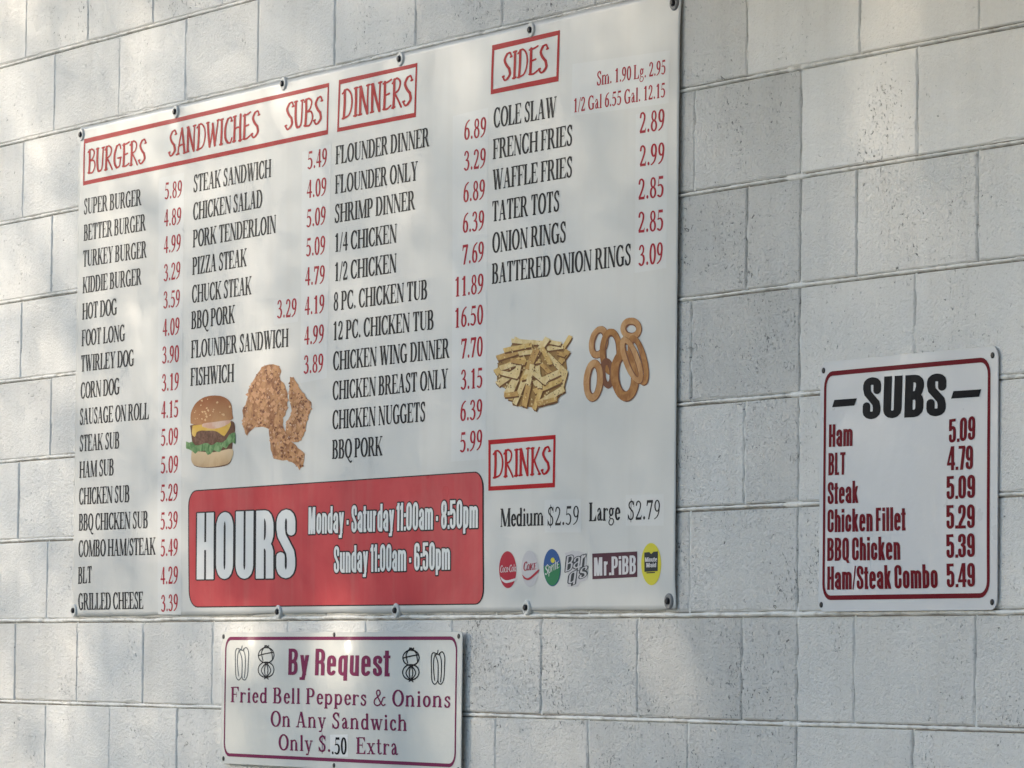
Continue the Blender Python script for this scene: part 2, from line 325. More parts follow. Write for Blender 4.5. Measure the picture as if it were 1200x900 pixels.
def block_font(v=.17, hz=.12):
    """heavy condensed grotesque; v and hz are the stem and bar thickness"""
    G = {}; P = ell(v / 2, hz / 2, 12)
    l, r_ = v / 2 + .03, .5 - v / 2 + .0
    a, b = v / 2, hz / 2
    H = lambda x, y0, y1: rect(x - a, y0, x + a, y1)
    B = lambda x0, x1, y: rect(x0, y - b, x1, y + b)
    l = a + .03; q = l + .33; m = (l + q) / 2; R = (q - l) / 2
    top, bot = 1 - b, b
    def cup(y0, y1, o0=0, o1=360, rr=.16, x0=l, x1=q):   # closed rounded bowl between x0..x1, y0..y1 (centre lines)
        mm, RR = (x0 + x1) / 2, (x1 - x0) / 2; r1 = min(rr, (y1 - y0) / 2)
        return arc(mm, y1 - r1, RR, r1, 0, 180, 8) + arc(mm, y0 + r1, RR, r1, 180, 360, 8) + [(x1, y1 - r1)]
    adv = q + a + .03
    G['O'] = G['0'] = (adv, sweep(cup(bot, top), P))
    G['H'] = (adv, [H(l, 0, 1), H(q, 0, 1), B(l, q, .5)])
    G['U'] = (adv, [H(l, .2, 1), H(q, .2, 1)] + sweep([(l, .2)] + arc(m, .2, R, .2 - b, 180, 360, 8), P))
    G['R'] = (adv, [H(l, 0, 1), B(l, m, top), B(l, m, .5)] + sweep(arc(m, .77, R, .23 - b, 90, 0, 5) + [(q, .7)] + arc(m, .66, R, .16, 0, -90, 5), P) + sweep([(m, .5)] + arc(m, .38, R, .12, 60, 0, 4), P) + [H(q, 0, .4)])
    G['S'] = (adv, sweep([(q, .68), (q, .8)] + arc(m, .82, R, .18 - b, 0, 180, 8) + [(l, .72), (l + .03, .62), (m, .5), (q - .03, .38), (q, .28)] + arc(m, .18, R, .18 - b, 0, -180, 8) + [(l, .32)], P))
    G['5'] = (adv, [B(l - a, q + a * .7, top), H(l, .5, 1)] + sweep([(l, .56), (m, .64)] + arc(m, .5, R, .14, 70, 0, 4) + [(q, .2)] + arc(m, .18, R, .18 - b, 0, -180, 8) + [(l, .3)], P))
    G['2'] = (adv, [B(l - a, q + a, bot)] + sweep([(l, .68)] + arc(m, .82, R, .18 - b, 180, 0, 8) + [(q, .66), (q - .05, .5), (l + .04, .22), (l, .1)], P))
    G['3'] = (adv, sweep([(l, .7)] + arc(m, .82, R, .18 - b, 180, 0, 8) + [(q, .62), (m + .02, .53)], P) + sweep([(m + .02, .53), (q, .44), (q, .2)] + arc(m, .18, R, .18 - b, 0, -180, 8) + [(l, .32)], P))
    G['4'] = (adv, [H(q - .04, 0, 1), B(.0, q + a + .04, .26), dg(.06, .24, q - .1, 1, v * .7)])
    G['7'] = (adv * .86, [B(l - a, q + a * .6, top), dg(m - .04, 0, q - .02, .94, v)])
    G['8'] = (adv, sweep(cup(.52, top), P) + sweep(cup(bot, .5), P))
    G['9'] = (adv, sweep(cup(.42, top), P) + sweep([(q, .7), (q, .2)] + arc(m, .18, R, .18 - b, 0, -180, 8) + [(l, .26)], P))
    G['6'] = (adv, sweep(cup(bot, .58), P) + sweep([(l, .3), (l, .8)] + arc(m, .82, R, .18 - b, 180, 0, 8) + [(q, .74)], P))
    G['1'] = (.34, [H(.2, 0, 1), [(.0, .86), (.0, .74), (.2, .8), (.2, 1)]])
    G['B'] = (adv, [H(l, 0, 1), B(l, m, top), B(l, m, .5), B(l, m, bot)] + sweep(arc(m, .78, R, .22 - b, 90, 0, 5) + [(q, .7)] + arc(m, .66, R - .02, .13, 0, -90, 5), P) + sweep(arc(m, .37, R, .14, 90, 0, 5) + [(q, .25)] + arc(m, .22, R, .22 - b, 0, -90, 5), P))
    G['L'] = (adv * .82, [H(l, 0, 1), B(l, q - .03, bot)]); G['T'] = (adv * .86, [H(m - .03, 0, 1), B(0, adv * .84, top)])
    G['Q'] = (adv, sweep(cup(bot, top), P) + [dg(m + .02, .14, q + .08, -.1, v)])
    G['C'] = (adv, sweep([(q, .62), (q, .8)] + arc(m, .82, R, .18 - b, 0, 180, 8) + [(l, .2)] + arc(m, .18, R, .18 - b, 180, 360, 8) + [(q, .38)], P))
    G['F'] = (adv * .82, [H(l, 0, 1), B(l, q - .01, top), B(l, q - .05, .5)])
    G['M'] = (adv * 1.4, [H(l, 0, 1), H(l + .52, 0, 1), dg(l + .06, 1, l + .26, 0, v), dg(l + .46, 1, l + .26, 0, v)])
    G['P'] = (adv, [H(l, 0, 1), B(l, m, top), B(l, m, .42)] + sweep(arc(m, .78, R, .22 - b, 90, 0, 5) + [(q, .7)] + arc(m, .6, R, .18, 0, -90, 5), P))
    X = .76; t2 = X - b; qq = l + .29; mm = (l + qq) / 2; RR = (qq - l) / 2; A2 = qq + a + .03
    c2 = lambda: cup(bot, t2, rr=.13, x0=l, x1=qq)
    hp = lambda x0: sweep([(x0, .5)] + arc(x0 + RR, t2 - .12, RR, .12, 180, 0, 8), P) + [H(x0 + 2 * RR, 0, .62)]
    G['a'] = (A2, sweep([(l, .52)] + arc(mm, t2 - .12, RR, .12, 180, 0, 8) + [(qq, .1)], P) + [H(qq, 0, .6)] + sweep([(qq, .42), (mm, .4), (l, .3), (l, .16), (mm, b + .0), (qq, .12)], P))
    G['b'] = (A2, [H(l, 0, 1)] + sweep(c2(), P)); G['d'] = (A2, [H(qq, 0, 1)] + sweep(c2(), P)); G['o'] = (A2, sweep(c2(), P))
    G['c'] = (A2, sweep([(qq, .48)] + arc(mm, t2 - .13, RR, .13, 0, 180, 8) + arc(mm, b + .13, RR, .13, 180, 360, 8) + [(qq, .28)], P))
    G['e'] = (A2, sweep([(qq, .4)] + arc(mm, t2 - .13, RR, .13, 0, 180, 8) + arc(mm, b + .13, RR, .13, 180, 335, 8), P) + [B(l, qq + a, .40)])
    G['h'] = (A2, [H(l, 0, 1)] + hp(l)); G['n'] = (A2, [H(l, 0, X)] + hp(l)); G['m'] = (A2 + .29, [H(l, 0, X)] + hp(l) + hp(qq))
    G['i'] = (v + .06, [H(l, 0, X), H(l, .84, 1)]); G['l'] = (v + .06, [H(l, 0, 1)])
    G['k'] = (A2, [H(l, 0, 1), dg(l + .1, .32, qq + .0, X, v * .9), dg(l + .12, .46, qq + .02, 0, v)])
    G['p'] = (A2, [H(l, -.18, X)] + sweep(c2(), P)); G['q'] = (A2, [H(qq, -.18, X)] + sweep(c2(), P))
    G['r'] = (A2 * .76, [H(l, 0, X), [(l, .5), (l + .22, .62), (l + .22, X), (l, .7)]])
    G['s'] = (A2 * .94, sweep([(qq - .03, .52)] + arc(mm, t2 - .1, RR, .1, 0, 180, 8) + [(l, .48), (mm, .38), (qq - .03, .28)] + arc(mm, b + .1, RR, .1, 0, -180, 8) + [(l, .24)], P))
    G['t'] = (.36, [H(.16, 0, .94), rect(-.02, X - hz * .8, .35, X), rect(.1, 0, .33, hz)])
    G['u'] = (A2, [H(l, .15, X), H(qq, 0, X)] + sweep([(l, .2)] + arc(mm, b + .12, RR, .12, 180, 340, 8), P))
    G['y'] = (A2, [dg(l, X, mm + .02, 0, v), dg(qq + .01, X, mm - .06, -.18, v), rect(.02, -.18, mm - .04, -.07)])
    G['/'] = (.3, [dg(.05, 0, .26, 1, .1)]); G['.'] = (.19, [rect(.03, 0, .03 + v * .9, .14)])
    G["'"] = (.16, [rect(.03, .7, .13, 1)])
    G[':'] = (.19, [rect(.03, 0, .03 + v * .9, .14), rect(.03, .48, .03 + v * .9, .62)])
    G['-'] = (.3, [rect(.05, .3, .25, .46)]); G[' '] = (.16, [])
    return G

def marker_font(v=.085, hz=.06):
    """uneven hand drawn capitals with blobs of serifs"""
    G = {}; P = ell(v * .62, hz * .62, 10); Q = ell(v * .95, hz * .75, 10)
    s = lambda *p: sweep(spl(list(p)), P); S2 = lambda *p: sweep(spl(list(p)), Q); b = lambda x, y, w=.09: sweep([(x - w, y), (x + w, y + .01)], P)
    G['B'] = (.66, S2((.14, .98), (.16, .5), (.12, .02)) + s((.02, .9), (.3, 1.0), (.52, .86), (.42, .62), (.18, .52)) + s((.18, .52), (.5, .5), (.6, .26), (.4, .02), (.04, .04)))
    G['U'] = (.68, S2((.12, .98), (.12, .4), (.22, .05), (.4, .04)) + s((.4, .04), (.52, .2), (.56, .98)) + b(.12, .97) + b(.56, .97))
    G['R'] = (.68, S2((.14, .98), (.15, .5), (.13, .02)) + s((.02, .86), (.28, 1.0), (.52, .86), (.44, .6), (.18, .5)) + s((.2, .5), (.42, .26), (.62, .0)) + b(.13, .03))
    G['G'] = (.68, s((.56, .8), (.46, .98), (.24, .9)) + S2((.26, .93), (.1, .6), (.12, .22), (.3, .03)) + s((.3, .03), (.5, .1), (.56, .42)) + b(.48, .42, .13))
    G['E'] = (.6, S2((.14, .96), (.15, .5), (.13, .04)) + s((.04, .92), (.3, .94), (.54, 1.0)) + s((.14, .5), (.44, .54)) + s((.06, .05), (.3, .03), (.56, .12)))
    G['S'] = (.62, s((.56, .84), (.46, .98), (.26, .94)) + S2((.28, .95), (.14, .76), (.26, .56), (.46, .4)) + S2((.44, .42), (.5, .2), (.34, .05)) + s((.36, .05), (.18, .02), (.06, .14)) + b(.08, .16, .05) + b(.55, .82, .05))
    G['A'] = (.72, s((.1, .02), (.22, .5), (.36, 1.0)) + S2((.36, 1.0), (.5, .5), (.6, .02)) + s((.14, .3), (.34, .36), (.58, .34)) + b(.1, .02) + b(.6, .02, .07))
    G['N'] = (.76, S2((.12, .98), (.12, .5), (.12, .04)) + S2((.14, .98), (.34, .5), (.58, .02)) + s((.6, .02), (.58, .5), (.6, 1.0)) + b(.12, .03) + b(.6, .98) + b(.1, .98, .06))
    G['D'] = (.72, S2((.16, .98), (.17, .5), (.13, .02)) + s((.02, .88), (.3, 1.0), (.58, .8), (.64, .44), (.46, .1), (.04, .02)))
    G['W'] = (.96, S2((.1, .98), (.18, .5), (.28, .04)) + s((.28, .04), (.4, .4), (.48, .9)) + S2((.46, .9), (.56, .5), (.66, .04)) + s((.66, .04), (.76, .5), (.86, 1.0)) + b(.1, .97) + b(.86, .98, .07))
    G['I'] = (.34, S2((.17, .98), (.18, .5), (.16, .02)) + b(.17, .97, .1) + b(.16, .03, .1))
    G['C'] = (.64, s((.58, .82), (.48, .98), (.26, .92)) + S2((.28, .94), (.12, .66), (.12, .26), (.3, .04)) + s((.3, .04), (.5, .02), (.6, .18)) + b(.56, .84, .05))
    G['H'] = (.72, S2((.14, .98), (.15, .5), (.13, .02)) + S2((.56, 1.0), (.55, .5), (.58, .0)) + s((.14, .46), (.36, .54), (.56, .5)) + b(.14, .97) + b(.13, .03) + b(.57, .02))
    G['K'] = (.7, S2((.14, .98), (.15, .5), (.13, .02)) + s((.58, .98), (.36, .66), (.18, .44)) + s((.26, .54), (.44, .26), (.64, .02)) + b(.13, .03) + b(.14, .97) + b(.6, .03, .06))
    for c, g in list(G.items()):
        if c.lower() not in G: G[c.lower()] = (g[0] * .85, [[(x * .85, y * .72) for x, y in p] for p in g[1]])
    G['o'] = (.5, s(*arc(.24, .34, .19, .31, 0, 360, 8))); G['-'] = (.34, b(.17, .4)); G[' '] = (.55, [])
    G['l'] = (.26, s((.13, 1), (.12, .04))); G['a'] = (.5, G['o'][1] + s((.44, .66), (.44, .04))); G['p'] = (.5, s((.1, .7), (.08, -.3)) + G['o'][1]); G['r'] = (.4, s((.1, .66), (.1, .04)) + s((.1, .4), (.36, .66)))
    G['i'] = (.22, s((.1, .66), (.1, .04))); G['t'] = (.34, s((.16, .95), (.16, .04)) + b(.16, .66)); G["'"] = (.2, s((.1, 1), (.08, .8))); G['q'] = (.5, s((.44, .7), (.44, -.3)) + G['o'][1])
    return G

class Font:
    def __init__(s, G, track=0): s.G, s.track, s.c = G, track, {}
    def glyph(s, ch):
        if ch not in s.c: s.c[ch] = fill(s.G[ch][1]) if s.G[ch][1] else ([], [])
        return s.c[ch]
    def layout(s, text, rnd=0, kern=None):
        V, F, x = [], [], 0
        for i, ch in enumerate(text):
            vs, fs = s.glyph(ch); n = len(V)
            V += [(x + a, b) for a, b in vs]; F += [tuple(q + n for q in f) for f in fs]
            x += s.G[ch][0] + s.track
        xs = [p[0] for p in V]; return V, F, min(xs), max(xs)
SER = Font(serif_font()); SERL = Font(serif_font(.155, .045, .08, .05)); SCH = Font(serif_font(.195, .07, .075, .085), .06)
IMP = Font(block_font()); IMPO = Font(block_font(.20, .15), -.0); HEL = Font(block_font(.15, .115), .02); MRK = Font(marker_font())
def outlined(G0, G1, dx): # outline font keeps the advances of the fill font
    return {k: (G0[k][0], G1[k][1]) for k in G0}

# ------------------------------------------------------------------ a sign: flat coordinates X (along wall), Z (up) with a relief function
class Sign:
    def __init__(s, root, relief, d0):
        s.root, s.relief, s.d0, s.o = root, relief, d0, root.location.copy()
    def put(s, V2, lift):   # wall X,Z -> local coordinates on the sheet
        return [(x - s.o.x, -(s.relief(x, z) + s.d0 + lift) - s.o.y, z - s.o.z) for x, z in V2]
    def true_normals(s, me, V2):
        e = .004; N = []
        for x, z in V2:
            d = s.relief(x, z); n = Vector((-(s.relief(x + e, z) - d) / e, -1, -(s.relief(x, z + e) - d) / e)).normalized(); N.append(n)
        me.normals_split_custom_set_from_vertices(N)
    def sheet(s, name, polys, mat, lift, grid=None, smooth=True, label=None, parent=None):
        ex = []
        if grid:
            polys = [[(a[0] + (b[0] - a[0]) * i / m_, a[1] + (b[1] - a[1]) * i / m_) for a, b in zip(q, list(q[1:]) + [q[0]]) for m_ in [max(1, int(math.dist(a, b) / grid))] for i in range(m_)] for q in polys]
            xs = [p[0] for q in polys for p in q]; zs = [p[1] for q in polys for p in q]
            nx, nz = int((max(xs) - min(xs)) / grid), int((max(zs) - min(zs)) / grid)
            ex = [(min(xs) + (i + .5 + .01 * (j % 3)) * (max(xs) - min(xs)) / max(nx, 1), min(zs) + (j + .5) * (max(zs) - min(zs)) / max(nz, 1)) for i in range(nx) for j in range(nz)]
        V, F = fill(polys, ex)
        F = [f_ if (V[f_[1]][0] - V[f_[0]][0]) * (V[f_[2]][1] - V[f_[0]][1]) - (V[f_[1]][1] - V[f_[0]][1]) * (V[f_[2]][0] - V[f_[0]][0]) > 0 else f_[::-1] for f_ in F]
        me = mesh(name, s.put(V, lift), F, mat, smooth); s.true_normals(me, V)
        o = link(name, me, parent or s.root)
        if label: o['label'] = label
        return o
    def text(s, name, font, txt, L, R_, cap, mat, lift, label=None, ref=None, parent=None, slant=0, split=False):
        """L, R_: ends of the baseline in photo pixels, cap: capital height there"""
        p0, p1 = at(*L), at(*R_); ph = at(L[0], L[1] - cap)
        H = ph.z - p0.z
        V, F, a, b = font.layout(txt)
        if ref: _, _, a, b = ref.layout(txt)
        k = (p1.x - p0.x) / (b - a); sl_ = (p1.z - p0.z) / (p1.x - p0.x)
        if split and ' ' in txt:
            x0_ = 0
            for wd in txt.split(' '):
                V, F, _, _ = font.layout(wd)
                W2 = [(p0.x + (x + x0_ - a) * k, p0.z + (x + x0_ - a) * k * sl_ + y * H) for x, y in V]
                o = link(name, mesh(name, s.put(W2, lift), F, mat, True), parent or s.root); o['label'] = label.rsplit('words', 1)[0] + 'word ' + wd
                x0_ += sum(font.G[c][0] + font.track for c in wd + ' ')
            return
        W2 = [(p0.x + (x - a + slant * y) * k, p0.z + (x - a) * k * sl_ + y * H) for x, y in V]
        o = link(name, mesh(name, s.put(W2, lift), F, mat, True), parent or s.root)
        if label: o['label'] = label
        return o
def pq(pts): return [(at(*p).x, at(*p).z) for p in pts]
def rrect(x0, z0, x1, z1, r, n=5):
    out = []
    for cx, cz, a in ((x1 - r, z1 - r, 0), (x0 + r, z1 - r, 90), (x0 + r, z0 + r, 180), (x1 - r, z0 + r, 270)):
        out += [(cx + r * math.cos(math.radians(a + 90 * i / n)), cz + r * math.sin(math.radians(a + 90 * i / n))) for i in range(n + 1)]
    return out
def ring_mesh(outer, inner):  # frame between two outlines with equal point count
    n = len(outer); V = list(outer) + list(inner)
    return V, [(i, (i + 1) % n, n + (i + 1) % n, n + i) for i in range(n)]

# ------------------------------------------------------------------ setting: ground, block wall, and unseen pieces added to shape its light
gk = NT('concrete_yard'); gP = gk.tc.outputs['Object']
gc = gk.mix(gk.ramp(gk.noise(.6, 5, .6), [(.35, 0), (.7, 1)]), (.24, .232, .215), (.18, .175, .162))
MG = gk.fin(gc, .85, gk.bump(gk.noise(30, 5), .01), .3)
g = link('ground', mesh('ground', [(-900, -900, 0), (900, -900, 0), (900, 900, 0), (-900, 900, 0)], [(0, 1, 2, 3)], MG)); g['kind'] = 'structure'

BX, BZ, DEP = .4064, .2032, .19
wall = thing('block_wall', 'long off-white painted concrete block wall that carries the three menu signs', 'wall', (0, .1, 0))
NROW = 19; U0, U1 = -14, 5
def block_mesh(w, h, sd, rough):
    """front face with a worn uneven outline, rounded arris, sides and back"""
    rn = random.Random(sd); n = 7; ring = []
    for (ax, az, bx, bz) in ((0, 0, w, 0), (w, 0, w, h), (w, h, 0, h), (0, h, 0, 0)):
        for i in range(n): ring.append((ax + (bx - ax) * i / n, az + (bz - az) * i / n))
    inner, outer = [], []
    for i, (x, z) in enumerate(ring):
        j = rn.uniform(0, .0014) + (rn.uniform(0, .0045) if rn.random() < .06 + .16 * rough else 0)
        dx, dz = w / 2 - x, h / 2 - z
        ix = max(-1, min(1, dx / (w / 2) * 8)) if abs(dx) > w / 2 - 1e-6 or True else 0
        nx = (1 if x < 1e-6 else -1 if x > w - 1e-6 else 0); nz = (1 if z < 1e-6 else -1 if z > h - 1e-6 else 0)
        outer.append((x + nx * j * .6, z + nz * j * .6)); inner.append((x + nx * (.0022 + j), z + nz * (.0022 + j)))
    m = len(ring); t = rn.uniform(-.0009, .0009); t2 = rn.uniform(-.0009, .0009); t0 = rn.uniform(-.0012, .0006)
    fy = lambda x, z: -DEP / 2 + t0 + t * (x / w - .5) + t2 * (z / h - .5)
    V = [(x - w / 2, fy(x, z), z - h / 2) for x, z in inner] + [(x - w / 2, fy(x, z) + .0022, z - h / 2) for x, z in outer]
    V += [(sx * w / 2, sy, sz * h / 2) for sy in (-DEP / 2 + .0045, DEP / 2) for sx, sz in ((-1, -1), (1, -1), (1, 1), (-1, 1))]
    F = [tuple(range(m))] + [(i + m, (i + 1) % m + m, (i + 1) % m, i) for i in range(m)]
    b = 2 * m
    for c in range(4):
        F.append((b + c, b + (c + 1) % 4) + tuple(((c + 1) * n - q) % m + m for q in range(n + 1)))
        F.append((b + c + 4, b + (c + 1) % 4 + 4, b + (c + 1) % 4, b + c))
    F.append((b + 7, b + 6, b + 5, b + 4))
    me = bpy.data.meshes.new('concrete_block'); me.from_pydata(V, [], F); me.materials.append(MB); me.update(); return me
cells = []
for row in range(NROW):
    k = NROW  # row 0 is at the ground; rows counted from line 8 alternate
    idx = row - 8        # row just above line 8 is 0: joints on whole units there
    off = 0 if idx % 2 == 0 else .5
    xs = [U0 + i for i in range(U1 - U0 + 1)] if off == 0 else [U0] + [U0 + .5 + i for i in range(U1 - U0)] + [U1]
    if off and idx != 5: xs = sorted(set(xs + [0.0]))     # straight control joint, bridged by one block high up
    jx = {x: x + (random.uniform(-.012, .012) if x not in (0.0, U0, U1) else 0) for x in xs}
    for a, b in zip(xs, xs[1:]): cells.append((row, jx[a], jx[b]))
def seen(c):
    row, a, b = c; m = (a + b) / 2; return abs(m + 4) * .7 + abs(row - 11) * .75
order = sorted(cells, key=seen); near = order[:285]; rest = order[285:]
GAPH, GAPV = .0095, .0055
restV, restF = [], []
def pitting(um, row):
    p = .28 + .12 * vn(um * .7, row * .8, 3)
    if -3.6 < um < 0: p = .50 + .2 * vn(um * 1.3, row, 5)
    if -3.6 < um < 0 and row >= 13: p -= .08
    if um > 0: p = (.14 if row >= 12 else .34) + .08 * vn(um, row, 6)
    if row < 8: p += .06
    return max(.1, min(.62, p))
for c in order:
    row, a, b = c; um = (a + b) / 2
    gv = GAPV if um > -1.5 else .0045
    w = (b - a) * BX - gv; h = BZ - (GAPH if row not in (7, 8) else GAPH + .002)
    me = block_mesh(w, h, row * 100 + int(a * 4), pitting(um, row))
    pos = Vector((um * BX, DEP / 2 - .1, (row + .5) * BZ + random.uniform(-.0006, .0006)))
    if c in near:
        o = link('concrete_block', me, wall, pos); o.color = (pitting(um, row), random.random(), 0, 1)
    else:
        n0 = len(restV); restV += [Vector(v.co) + pos for v in me.vertices]; restF += [tuple(i + n0 for i in p.vertices) for p in me.polygons]
        bpy.data.meshes.remove(me)
o = link('concrete_block', mesh('far_blocks', restV, restF, MB), wall); o['kind'] = 'stuff'; o.color = (.3, .5, 0, 1)
# mortar bed behind the joints
X0, X1, ZT = U0 * BX, U1 * BX, NROW * BZ
def boxv(x0, y0, z0, x1, y1, z1):
    V = [(x, y, z) for z in (z0, z1) for x, y in ((x0, y0), (x1, y0), (x1, y1), (x0, y1))]
    return V, [(3, 2, 1, 0), (4, 5, 6, 7), (0, 1, 5, 4), (1, 2, 6, 5), (2, 3, 7, 6), (3, 0, 4, 7)]
V, F = boxv(X0 + .01, .0048 - .1, .002, X1 - .01, .18 - .1, ZT - .01)
link('mortar', mesh('mortar', V, F, MM), wall)
# tooled bed joints: a ragged rounded bead, broad and nearly full left of the control joint, slimmer right of it
bv, bf = [], []
for kk in range(1, NROW):
    z = kk * BZ; x = X0 + .02; prof = None; start = True
    while x < X1 - .02:
        uu = x / BX; gapd = -.10 - .06 * vn(kk * 1.7, 3) < uu < .03
        hw = (.0037 if uu > -3.0 else .0040) + .0016 * vn(x * 14, kk * 7.3) + .0018 * vn(x * 90, kk * 3.1, 2)
        zc = z + (0 if uu > -3.0 else .0008) + .0020 * vn(x * 6, kk * 2.2, 4)
        pr = (.0022 if uu > -3.0 else .0012) + .0024 * vn(x * 40, kk, 6)
        if kk == 8:      # rough, double struck joint under the big sign
            hw = .0048 + .002 * vn(x * 30, 9, 1); pr = .0030 + .004 * vn(x * 55, 3, 3); zc += .002 * vn(x * 14, 2)
        if gapd: hw = .0058; pr = .0004 + .0008 * vn(x * 60, kk)
        chip = vn(x * 26, kk * 5.7, 8) > .41
        if chip: pr -= .004; hw *= .75
        pro = [(.006, -hw), (-pr * .2 + .0008, -hw * .8), (-pr, -hw * .25), (-pr, hw * .25), (-pr * .2 + .0008, hw * .8), (.006, hw)]
        n0 = len(bv); bv += [(x, y - .1, zc + dz) for y, dz in pro]
        if not start: bf += [(n0 - 6 + i, n0 + i, n0 + i + 1, n0 - 5 + i) for i in range(5)]
        start = False; x += .006
for row, a, b in cells:          # head joints: shallow, lumpy, filled with paint here and there
    if b >= U1: continue
    x = b * BX; z = row * BZ + .004; start = True; sdd = row * 3.3 + b
    fillj = .0006 if -9.2 < b < 0 and vn(sdd * 3.7, 1) > 0 else .0020
    while z < (row + 1) * BZ - .003:
        y = fillj + .0042 * (vn(z * 38, sdd, 3) + .25) + .002 * vn(z * 130, sdd, 5); y = max(.0002, min(.0046, y)); xo = .0008 * vn(z * 20, sdd, 9)
        n0 = len(bv); bv += [(x - .0034, y - .1 + .001, z), (x - .001 + xo, y - .1, z), (x + .001 + xo, y - .1, z), (x + .0034, y - .1 + .001, z)]
        if not start: bf += [(n0 - 4 + i, n0 - 3 + i, n0 + i + 1, n0 + i) for i in range(3)]
        start = False; z += .007
link('mortar_bead', mesh('mortar_bead', bv, bf, MBD, True), wall)
# unseen roof overhang, depth and warm soffit chosen to shade and tint the wall
eave = thing('unseen_eave', 'unseen boarded roof overhang shaped to shade and warm the top of the wall', 'eave', (-2, 0, ZT))
ME_ = plain('eave_paint', (.80, .50, .27), .6); 
V, F = boxv(X0 - .3 + 2, -.55, .0, X1 + .3 + 2, .2, .03); link('soffit', mesh('soffit', V, F, ME_), eave)
V, F = boxv(X0 - .3 + 2, -.59, -.06, X1 + .3 + 2, -.552, .22); link('fascia', mesh('fascia', V, F, ME_), eave)
V, F = boxv(X0 - .3 + 2, -.63, .222, X1 + .3 + 2, .25, .25); link('roof', mesh('roof', V, F, plain('roofing', (.08, .075, .07), .8)), eave)
added_canopy = thing('added_canopy', 'flat timber roof added unseen to shade the right hand end of the wall', 'added_canopy', (1.6, 0, 3.2))  # added out of view to cut sky light on the right end
V, F = boxv(-2.2, -.95, .0, 4.6, -.02, .03); link('soffit', mesh('soffit', V, F, ME_), added_canopy)
for q in ((-2.24, -.99, -.05, -2.202, -.02, .12), (4.602, -.99, -.05, 4.64, -.02, .12), (-2.2, -.99, -.05, 4.6, -.952, .12)):
    V, F = boxv(*q); link('fascia', mesh('fascia', V, F, ME_), added_canopy)

wing = thing('added_side_wall', 'brown rendered side wing added unseen to darken the right end of the wall', 'wall', (4.6, -.9, 0))  # added out of view to make the right end darker and warmer
V, F = boxv(0, -.9, 0, .25, .78, 3.19); link('wall_face', mesh('wall_face', V, F, plain('brown_render', (.22, .15, .10), .8, 0, .004)), wing)
V, F = boxv(-.02, -.92, 0, .27, .76, .12); link('plinth', mesh('plinth', V, F, plain('plinth', (.12, .11, .10), .8)), wing)
# unseen tree added to shade the wall, its leaves thinned to let sun flecks through
TD = 16.0
C0 = Vector((-1.6, 0, 2.1)) + SUNDIR * TD
ex_ = Vector((-SUNDIR.y, SUNDIR.x, 0)).normalized(); ez_ = SUNDIR.cross(ex_).normalized()
if ez_.z < 0: ez_ = -ez_
# gaps shaped in the leaves to throw sun flecks on the wall: photo px, half width m, half height m, lean, strength
PATCH = [(1036, 60, .04, .24, .05, .30), (1060, 290, .2, .13, 0, .035), (1110, 20, .2, .08, 0, .04), (772, 765, .03, .10, -.6, .34), (803, 822, .045, .05, -.3, .2),
         (165, 70, .11, .3, .45, .10), (285, 60, .10, .22, .3, .07), (60, 820, .5, .3, 0, .06), (620, 800, .5, .22, -.3, .07), (500, 10, .10, .06, .2, .04), (455, 280, .14, .2, .35, .045), (300, 350, .16, .3, .3, .04),
         (40, 430, .25, .35, .2, .05), (288, 752, .11, .04, 0, .8), (402, 760, .06, .08, 0, .8), (280, 850, .04, .06, -.4, .6), (545, 760, .06, .08, .3, .07), (250, 690, .14, .05, 0, .10), (190, 600, .14, .3, .2, .06), (760, 570, .1, .3, .4, .03)]
def vna(x, y, s_):
    h = lambda i, j: np.modf(np.abs(np.sin(i * 127.1 + j * 311.7 + s_ * 74.7) * 43758.5453))[0]
    i, j = np.floor(x), np.floor(y); a, b = x - i, y - j; a = a * a * (3 - 2 * a); b = b * b * (3 - 2 * b)
    return (h(i, j) * (1 - a) + h(i + 1, j) * a) * (1 - b) + (h(i, j + 1) * (1 - a) + h(i + 1, j + 1) * a) * b - .5
TBASE, TGAIN, PGAIN = .012, .20, 1.0
def thick(x, z):
    """how dense the foliage is on the sun rays that end at wall points x, z"""
    T = TBASE + .012 * np.clip((z - 2.0) / .9, 0, 1) + TGAIN * np.clip((-.2 - x) / 3.8, 0, 1) ** 1.25
    T = T * (1 + .5 * vna((x - .4 * z) * 1.5, z * .25, 21) + .35 * vna((x - .4 * z) * 3.1, z * .3, 22))
    for (px, py, wx, wz, sh, a) in PATCH:
        p = at(px, py); dx = (x - p.x) - sh * (z - p.z); T = T + PGAIN * a * np.exp(-(dx / wx) ** 2 - ((z - p.z) / wz) ** 2)
    return -np.log(np.clip(T, .012, .9))
rng = np.random.default_rng(5)
e1, e2, sd_, c0 = (np.array(v) for v in (ex_, ez_, SUNDIR, C0))
